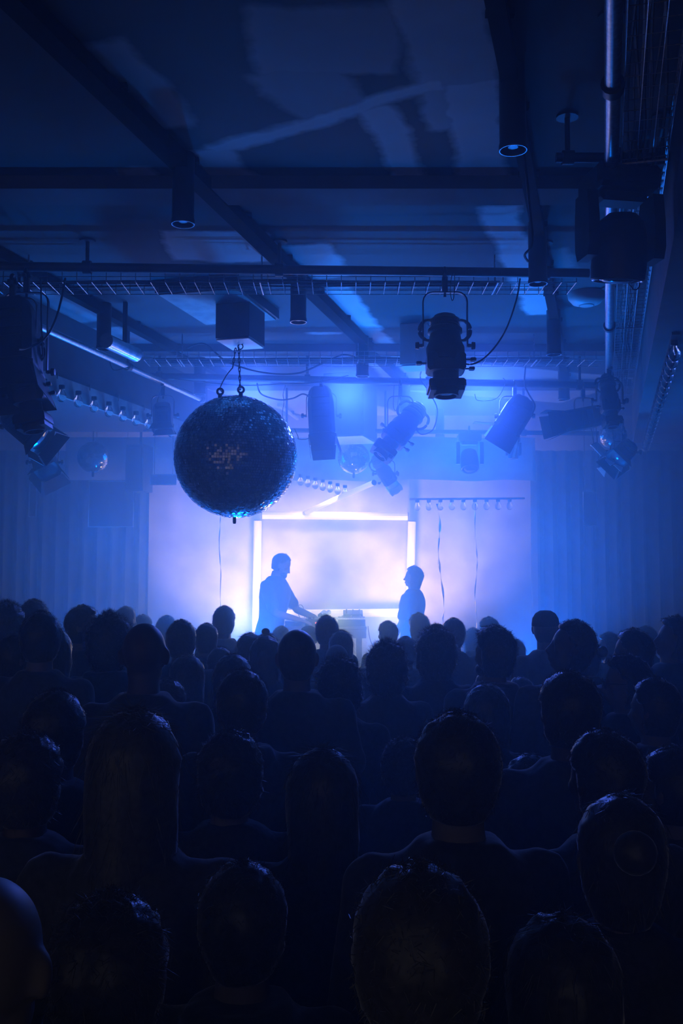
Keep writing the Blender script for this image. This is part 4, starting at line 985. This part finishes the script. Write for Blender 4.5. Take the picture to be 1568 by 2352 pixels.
# (px, top py, head width px, style, yaw, pitch, top, label, extras)
W0 = {'bald': .158, 'buzz': .166, 'short': .182, 'messy': .195, 'curly': .225, 'afro': .265, 'long': .19, 'bob': .20, 'bun': .175, 'topbun': .175, 'ponytail': .175, 'beanie': .205, 'cap': .185, 'hood': .205}
CROWD = [
 (18, 1386, 78, 'curly', 0, 'tee', 'curly-haired person cut by the left picture edge, topmost of the heads there'),
 (80, 1380, 60, 'messy', 22, 'tee', 'person with a glinting forehead peeping over the heads at the far left'),
 (96, 1408, 84, 'short', 22, 'long', 'person with short hair and rim-lit right cheek near the left edge'),
 (124, 1446, 86, 'bob', 22, 'long', 'person with chin-length dark hair, rim-lit on the right, at the left'),
 (193, 1393, 66, 'short', -78, 'tee', 'bearded person seen in right-facing profile left of the afro', ('beard',)),
 (253, 1412, 98, 'curly', 0, 'hoodie', 'person with a wide bush of curly hair left of the bald head'),
 (291, 1396, 40, 'bun', 0, 'tee', 'person with bright blond bun behind the bush of curly hair'),
 (330, 1414, 42, 'short', 0, 'tee', 'small far head just above the bald head'),
 (333, 1428, 95, 'bald', 0, 'tee', 'bald person with ears showing and bright rim on the right of the skull'),
 (384, 1416, 44, 'short', 0, 'tee', 'small far head right of the bald person'),
 (417, 1427, 66, 'short', 0, 'tee', 'person with round short hair between the bald head and the stage'),
 (476, 1434, 56, 'short', 0, 'long', 'person with smooth short hair left of the thin-necked standing person'),
 (516, 1394, 50, 'short', 0, 'tee', 'tall thin-necked person whose head stands out against the bright stage'),
 (432, 1506, 84, 'long', 0, 'long', 'person with long hair falling to the shoulders, centre left'),
 (506, 1488, 66, 'short', 0, 'tee', 'person with flat short hair below the thin-necked standing person'),
 (535, 1507, 92, 'bob', 0, 'hoodie', 'person with a wide dark bob, centre left'),
 (575, 1457, 64, 'bob', 0, 'tee', 'person with smooth rounded hair left of the head with top knot'),
 (613, 1444, 56, 'topbun', 0, 'tee', 'person with a small messy knot of hair on top of the head'),
 (646, 1440, 34, 'short', 0, 'tee', 'small round far head at the left end of the equipment table'),
 (610, 1463, 76, 'bob', 0, 'tee', 'person with a big round hairdo left of the cropped head in the centre'),
 (682, 1446, 88, 'buzz', 0, 'tee', 'crop-haired person with both ears showing at the picture centre'),
 (709, 1438, 48, 'beanie', 0, 'tee', 'person in rim-lit smooth beanie just right of the cropped head'),
 (750, 1416, 54, 'short', 0, 'tee', 'round-headed person directly in front of the equipment table'),
 (783, 1450, 58, 'long', 0, 'tee', 'person with long hair in front of the keyboard end of the table'),
 (773, 1480, 66, 'hood', 0, 'hoodie', 'person with smooth rim-lit rounded hood below the table'),
 (779, 1511, 112, 'curly', 0, 'long', 'person with dark fluffy hair just below the table legs'),
 (862, 1528, 66, 'long', 0, 'long', 'person with long straight hair and broad shawl right of the fluffy hair'),
 (889, 1428, 46, 'short', 22, 'tee', 'neat short-haired person left of the standing woman on stage'),
 (888, 1475, 100, 'curly', 0, 'tee', 'person with wide frizzy hair right of the table leg'),
 (960, 1411, 49, 'messy', 22, 'tee', 'spiky-haired person right below the standing woman on stage'),
 (930, 1464, 56, 'short', 0, 'long', 'person with rim-lit head half hidden behind the frizzy hair'),
 (999, 1443, 94, 'curly', 0, 'tee', 'tall curly-haired person with bare neck right of centre'),
 (1040, 1422, 54, 'short', 0, 'tee', 'person with neat round hair behind the tall curly-haired one'),
 (1001, 1434, 24, 'cap', 0, 'tee', 'tiny far person in a flat cap between two heads right of the woman'),
 (1120, 1419, 42, 'short', 22, 'tee', 'small far head at the right edge of the bright stage'),
 (1084, 1445, 48, 'bob', 0, 'tee', 'person with rim-lit oval hair left of the bushy profile'),
 (1133, 1441, 92, 'messy', 45, 'hoodie', 'bushy-haired bearded person looking left, right of centre', ('beard',)),
 (1250, 1404, 62, 'cap', -45, 'tee', 'person in a cap seen against the right curtain'),
 (1298, 1426, 86, 'short', 78, 'long', 'short-haired person in left-facing profile lit on nose and chin', (), 12),
 (1395, 1455, 56, 'bob', 45, 'tee', 'person with lit left cheek right of the profile head'),
 (1450, 1447, 80, 'short', 45, 'tee', 'person with faintly lit temple near the right edge'),
 (1534, 1418, 74, 'messy', 78, 'tee', 'person with raised lit face looking up to the left at the right edge', (), 12),
 (1434, 1506, 98, 'messy', 78, 'long', 'person in glasses with lit cheek looking left at lower right', ('glasses',)),
 (1568, 1488, 60, 'short', 22, 'tee', 'person cut by the right edge below the raised lit face'),
 (1123, 1536, 72, 'short', 0, 'tee', 'short-haired person right of the tall curly-haired one'),
 (1117, 1575, 112, 'bob', 0, 'long', 'person with rim-lit smooth wide hair, lower right of centre'),
 (1194, 1556, 72, 'short', 22, 'tee', 'person with small rim-lit head left of the large cropped head at right'),
 (1183, 1532, 58, 'bun', 0, 'tee', 'person with faint round head just above the small rim-lit one at right'),
 (1303, 1546, 132, 'short', 22, 'tee', 'large cropped head with lit left temple and ear at right'),
 (557, 1541, 118, 'short', 0, 'hoodie', 'large round dark head with rim-lit top at centre left'),
 (385, 1562, 96, 'messy', 0, 'long', 'person with rim-lit tousled hair left of the large round head'),
 (130, 1590, 146, 'short', 0, 'hoodie', 'dark broad person at the left, head top just visible'),
 (40, 1458, 84, 'short', -45, 'collar', 'person in an upturned pale collar at the left edge'),
 (66, 1688, 168, 'messy', 0, 'long', 'near dark person at the left edge with faint blue rim of hair'),
 (312, 1636, 228, 'long', 0, 'long', 'near person with long pale hair brightly rim-lit on the right side'),
 (530, 1682, 160, 'messy', 0, 'tee', 'near person with braided strands lit blue on the crown'),
 (1047, 1641, 200, 'short', 0, 'long', 'near big round head with lit crown right of centre'),
 (926, 1698, 120, 'messy', 0, 'tee', 'person with tousled lit crown left of the near big round head'),
 (1382, 1682, 170, 'short', 22, 'tee', 'near dark head with faint lit left outline at lower right'),
 (1422, 1832, 200, 'bun', 0, 'long', 'near low head with blue sheen on swept-back hair at lower right'),
 (-34, 2002, 232, 'bald', 0, 'hoodie', 'near bald head cut by the left edge, brightly lit on top'),
 (960, 1992, 300, 'short', 0, 'tee', 'nearest dark head at the bottom centre'),
 (1215, 1785, 140, 'bob', 0, 'long', 'near faint dark head between the big round head and the right group'),
 (740, 1722, 175, 'long', 0, 'long', 'near dark long-haired person right of the braided strands'),
 (560, 1985, 250, 'short', 0, 'hoodie', 'near dark broad-backed person at the bottom left of centre'),
 (255, 2060, 280, 'messy', 0, 'long', 'nearest dark person at the lower left'),
 (1540, 1720, 150, 'short', 45, 'tee', 'near dark person cut by the right edge'),
 (1290, 2110, 300, 'bob', 0, 'hoodie', 'nearest dark person at the lower right'),
 (225, 1505, 60, 'long', 0, 'tee', 'person mostly hidden under the bush of curly hair'),
 (1345, 1470, 60, 'bun', 22, 'tee', 'dark head in the gap right of the left-facing profile'),
 (1500, 1560, 110, 'short', 45, 'tee', 'dark person below the glasses wearer at right'),
 (1480, 1440, 50, 'short', 22, 'tee', 'far dim head at right behind the person with faintly lit temple'),
 (1180, 1470, 50, 'long', 0, 'tee', 'dark head between the bushy profile and the cap wearer'),
]
FEM = {'long', 'bob', 'bun', 'topbun', 'ponytail'}
spots = []
for i, c in enumerate(CROWD):
    Y = W0[c[3]] * FPX / c[2]
    Y = min(Y, 8.9); spots.append([c[0], c[1], Y])
rnd = random.Random(5)
def xy(s): p = P(s[0], s[1], s[2]); return p.x, p.y
for it in range(400):
    moved = False
    for i in range(len(spots)):
        for j in range(i):
            ax, ay = xy(spots[i]); bx, by = xy(spots[j]); dx, dy = (ax - bx) / .47, (ay - by) / .31; d = math.hypot(dx, dy)
            if d < 1:
                push = (1 - d) * .10; s = 1 if (ay > by or (ay == by and i > j)) else -1
                spots[i][2] = min(9.0, spots[i][2] + s * push); spots[j][2] = min(9.0, spots[j][2] - s * push); moved = True
    if not moved: break
for i, c in enumerate(CROWD):
    ex = c[7] if len(c) > 7 else (); pit = c[8] if len(c) > 8 else 0
    Y = max(1.05, spots[i][2]); p = P(c[0], c[1], Y); st = c[3]
    crown = 1.75 + {'afro': .055, 'curly': .035, 'messy': .02, 'short': .012, 'long': .016, 'bob': .018, 'beanie': .02, 'topbun': .045, 'hood': .02}.get(st, .005)
    h = p.z / crown * 1.75
    h = max(1.42, min(2.02, h))
    face = math.atan2(-(P(770, 1300, 11).x - p.x), 11.5 - p.y) * .8 + rnd.uniform(-.12, .12)
    hm = M_HBLOND if 'blond' in c[6] or 'pale hair' in c[6] else (M_HBROWN if i % 4 == 1 else M_HDARK)
    person(p.x, p.y, 0, h, face, st, c[4], pit, c[6], c[5], 1 if i % 5 == 3 else 0, hm, st in FEM, i, ex, smat=i)

# ---- the two performers on stage
def performer(loc, facing, height, H, pose, fem, style, label, sleeve, lean, topname, extras=()):
    sc = height / 1.75; t = thing('person', label, 'person', loc, (0, 0, facing)); t.scale = (sc,) * 3
    obj('body', body_mesh('body', H, pose, fem, .0065, 3, lean=lean, curl=.3), None, t)
    obj(topname, shirt_mesh('top', pose, fem, sleeve, lean, mat_=M_TEES[0], seed=3, loose=.022), None, t)
    obj('trousers', trouser_mesh('trousers', fem), None, t); obj('shoes', shoe_mesh('shoes'), None, t)
    me, st = hair_mesh(style, 2); me.materials.append(M_HBROWN); st.materials.append(M_HBROWN)
    o = obj('hair', me, None, t); o.matrix_local = H; o = obj('hair_strands', st, None, t); o.matrix_local = H; tag(o, kind='stuff')
    if 'beard' in extras:
        b = MB(); b.ball((0, .040, .034), (.062, .066, .036), None, 16, 10); b.ball((0, .062, .028), (.044, .048, .036), None, 16, 10); b.ball((0, .070, .016), (.034, .036, .030), None, 12, 8)
        o = obj('beard', remesh(b, 'beard', .007, 3, [M_HDARK]), None, t); o.matrix_local = H
    return t
def headpos(lean): return None
lean = .16
PIV = Vector((0, .075, 1.52))
HD = HM(24, -26)
pose = dict(L=[(-.185, .06, 1.40), (-.235, .20, 1.16), (-.19, .42, 1.09)], Rr=[(.185, .06, 1.40), (.20, .16, 1.14), (.01, .34, 1.07)],
            hdL=(.25, .9, -.28), hdRr=(-.35, .85, -.30), pnL=(.1, -.2, -1), pnRr=(-.1, -.2, -1), sdL=(1, .1, 0), sdRr=(-1, .1, 0))
DJY = 10.35
dj = P(628, 1268, DJY)
performer((P(618, 1400, DJY).x, DJY, STZ), -math.radians(112), (dj.z - STZ) * 1.0, HD, pose, False, 'crop', 'bearded performer in a dark T-shirt reaching over the equipment table', 'short', lean, 't_shirt', ('beard',))
PIV = Vector((0, -.012, 1.53))
HW = HM(10, 4)
pose = dict(L=[(-.165, 0, 1.395), (-.20, .04, 1.13), (-.17, .16, .93)], Rr=[(.165, 0, 1.395), (.205, .0, 1.13), (.19, .06, .90)])
wm = P(943, 1300, 10.7)
performer((P(946, 1400, 10.7).x, 10.7, STZ), math.radians(62), wm.z - STZ - .02, HW, pose, True, 'crop_bob', 'person in a loose dark shirt standing right of the equipment table, looking left', 'short', 0.0, 'loose_shirt')

# ---- equipment table and what stands on it
TY = 10.2; tx0, tx1 = P(650, 1440, TY).x, P(842, 1440, TY).x; tz = P(742, 1439, TY).z
TL = tx1 - tx0; TC = (tx0 + tx1) / 2
t = thing('equipment_table', 'long table with thick apron and square legs on the stage', 'table', (TC, TY + .28, STZ))
hh = tz - STZ
b = MB(); b.box((0, 0, hh - .015), (TL, .56, .03), bev=.004); obj('table_top', b, M_TABLE, t)
for y in (-.26, .26):
    b = MB(); b.box((0, y, hh - .075), (TL - .01, .025, .09)); obj('apron', b, M_TABLE, t)
for sx in (-1, 1):
    for sy in (-1, 1):
        b = MB(); b.box((sx * (TL / 2 - .075), sy * .24, (hh - .06) / 2), (.05, .05, hh - .06), bev=.004); obj('leg', b, M_TABLE, t)
def ontable(px): return P(px, 1435, TY + .15).x
M_PANEL = mat('brushed_panel', (.30, .30, .32), .4, .5); M_RED = emis('red_indicator', (1, .05, .08), 3.0)
def device(name, label, cat, px0, px1, d, h, y, tilt=0.0, knobs=0, faders=0, keys=0, m=M_DARKM, led=False, z=0):
    x0, x1 = ontable(px0), ontable(px1); w = x1 - x0
    t = thing(name, label, cat, ((x0 + x1) / 2, y, tz + z), (tilt, 0, 0))
    b = MB(); b.loft([[(-w / 2, -d / 2, 0), (w / 2, -d / 2, 0), (w / 2, d / 2, 0), (-w / 2, d / 2, 0)], [(-w / 2, -d / 2, h * .75), (w / 2, -d / 2, h * .75), (w / 2, d / 2, h), (-w / 2, d / 2, h)]]); obj('case', b, m, t)
    k = 0; r_ = random.Random(int(px0))
    nx = max(1, knobs // 3)
    for i in range(knobs):
        cx = -w / 2 + w * ((i % nx) + .5) / nx; cy = -d / 2 + d * (.2 + .28 * (i // nx)); zz = h * (.75 + .25 * (cy + d / 2) / d)
        b = MB(); b.lathe([(.009, 0), (.008, .018), (0, .018)], 10, Matrix.Translation((cx, cy, zz)), cap=False); obj('knob', b, M_PANEL, t)
    for i in range(faders):
        cx = -w / 2 + w * (i + .5) / faders; b = MB(); b.box((cx, -d * .05, h * .9 + .008), (.012, .02, .018), bev=.002); obj('fader', b, M_PANEL, t)
    if keys:
        for i in range(keys):
            cx = -w / 2 + w * (i + .5) / keys; b = MB(); b.box((cx, -d * .30, h * .80 + .004), (w / keys * .88, d * .33, .012), bev=.001); obj('key', b, M_WHITE, t)
    if led:
        b = MB(); b.box((w * .2, -d / 2 - .002, h * .4), (.03, .004, .012)); obj('indicator', b, M_RED, t)
    return t
device('record_player', 'flat turntable case under the performer\'s hands', 'turntable', 655, 700, .36, .07, TY + .24)
t = device('mixer', 'small mixer with knobs in the middle of the table', 'mixer', 702, 738, .32, .085, TY + .22, 0, 12, 4, led=True)
device('effects_box', 'small effects box standing left of the keyboard', 'electronic device', 741, 765, .2, .07, TY + .3, 0, 6)
device('synthesizer', 'synthesizer with white keys at the right end of the table', 'synthesizer', 776, 838, .30, .09, TY + .17, 0, 9, 0, 14)
device('sequencer', 'small sloped unit with knobs behind the synthesizer keys', 'electronic device', 788, 834, .17, .15, TY + .43, 0, 9, 0, 0)
for k, px in enumerate((739, 750)):
    t = thing('lamp_tube', ('left' if k == 0 else 'right') + ' one of two short cylinders lying on the gear', 'cylinder', (ontable(px), TY + .36, tz + .115), (math.radians(100), 0, math.radians(-12)))
    b = MB(); b.lathe([(0, -.09), (.024, -.09), (.026, -.085), (.026, .085), (.02, .09), (0, .09)], 16, cap=False); obj('barrel', b, M_WHITE, t)
    b = MB(); b.lathe([(0, .088), (.027, .088), (.027, .10), (0, .10)], 16, cap=False); obj('end_cap', b, M_BLACK, t)
def tcable(pts, label, r=.004):
    b = MB(); b.tube(spline([P(*p) for p in pts], 7), r, 6); tag(obj('cable', b, M_CABLE), label, 'cable')
tcable([(688, 1418, 10.5), (682, 1400, 10.5), (688, 1389, 10.5), (696, 1395, 10.5), (699, 1418, 10.5)], 'thin cable arching up behind the performer\'s hands')
tcable([(845, 1438, 10.2), (846, 1450, 10.2), (852, 1475, 10.2), (866, 1492, 10.25), (876, 1530, 10.3)], 'thin cable drooping from the right end of the table')
# glittering ribbons on the stage
M_FOIL = mat('foil', (.8, .8, .78), .25, 1.0, var=.1)
def ribbon(px0, py0, px1, py1, Y, label, w=.05, seed=0):
    a, c = P(px0, py0, Y), P(px1, py1, Y); vs = []; fs = []; n = 60; r_ = random.Random(seed)
    for i in range(n + 1):
        t_ = i / n; q = a.lerp(c, t_) + Vector((.04 * noise.noise(Vector((t_ * 4, seed, 0))), 0, 0)); an = t_ * 22 + 3 * noise.noise(Vector((t_ * 5, seed, 3)))
        d = Vector((math.cos(an), math.sin(an), 0)) * w * (.5 + .4 * noise.noise(Vector((t_ * 9, seed, 9)))) * .4; vs += [q - d, q + d]
    b = MB(); b.add(vs, [(i * 2, i * 2 + 1, i * 2 + 3, i * 2 + 2) for i in range(n)]); o = obj('foil_ribbon', b, M_FOIL)
    o.modifiers.new('thick', 'SOLIDIFY').thickness = .001; tag(o, label, 'ribbon')
ribbon(1003, 1157, 1022, 1500, 11.7, 'twisted foil ribbon hanging right of the standing performer', .06, 1)
ribbon(1091, 1157, 1095, 1500, 11.75, 'thin twisted foil ribbon at the right of the bright stage', .035, 2)
ribbon(505, 1098, 508, 1500, 11.52, 'twisted foil ribbon left of the bearded performer', .035, 3)
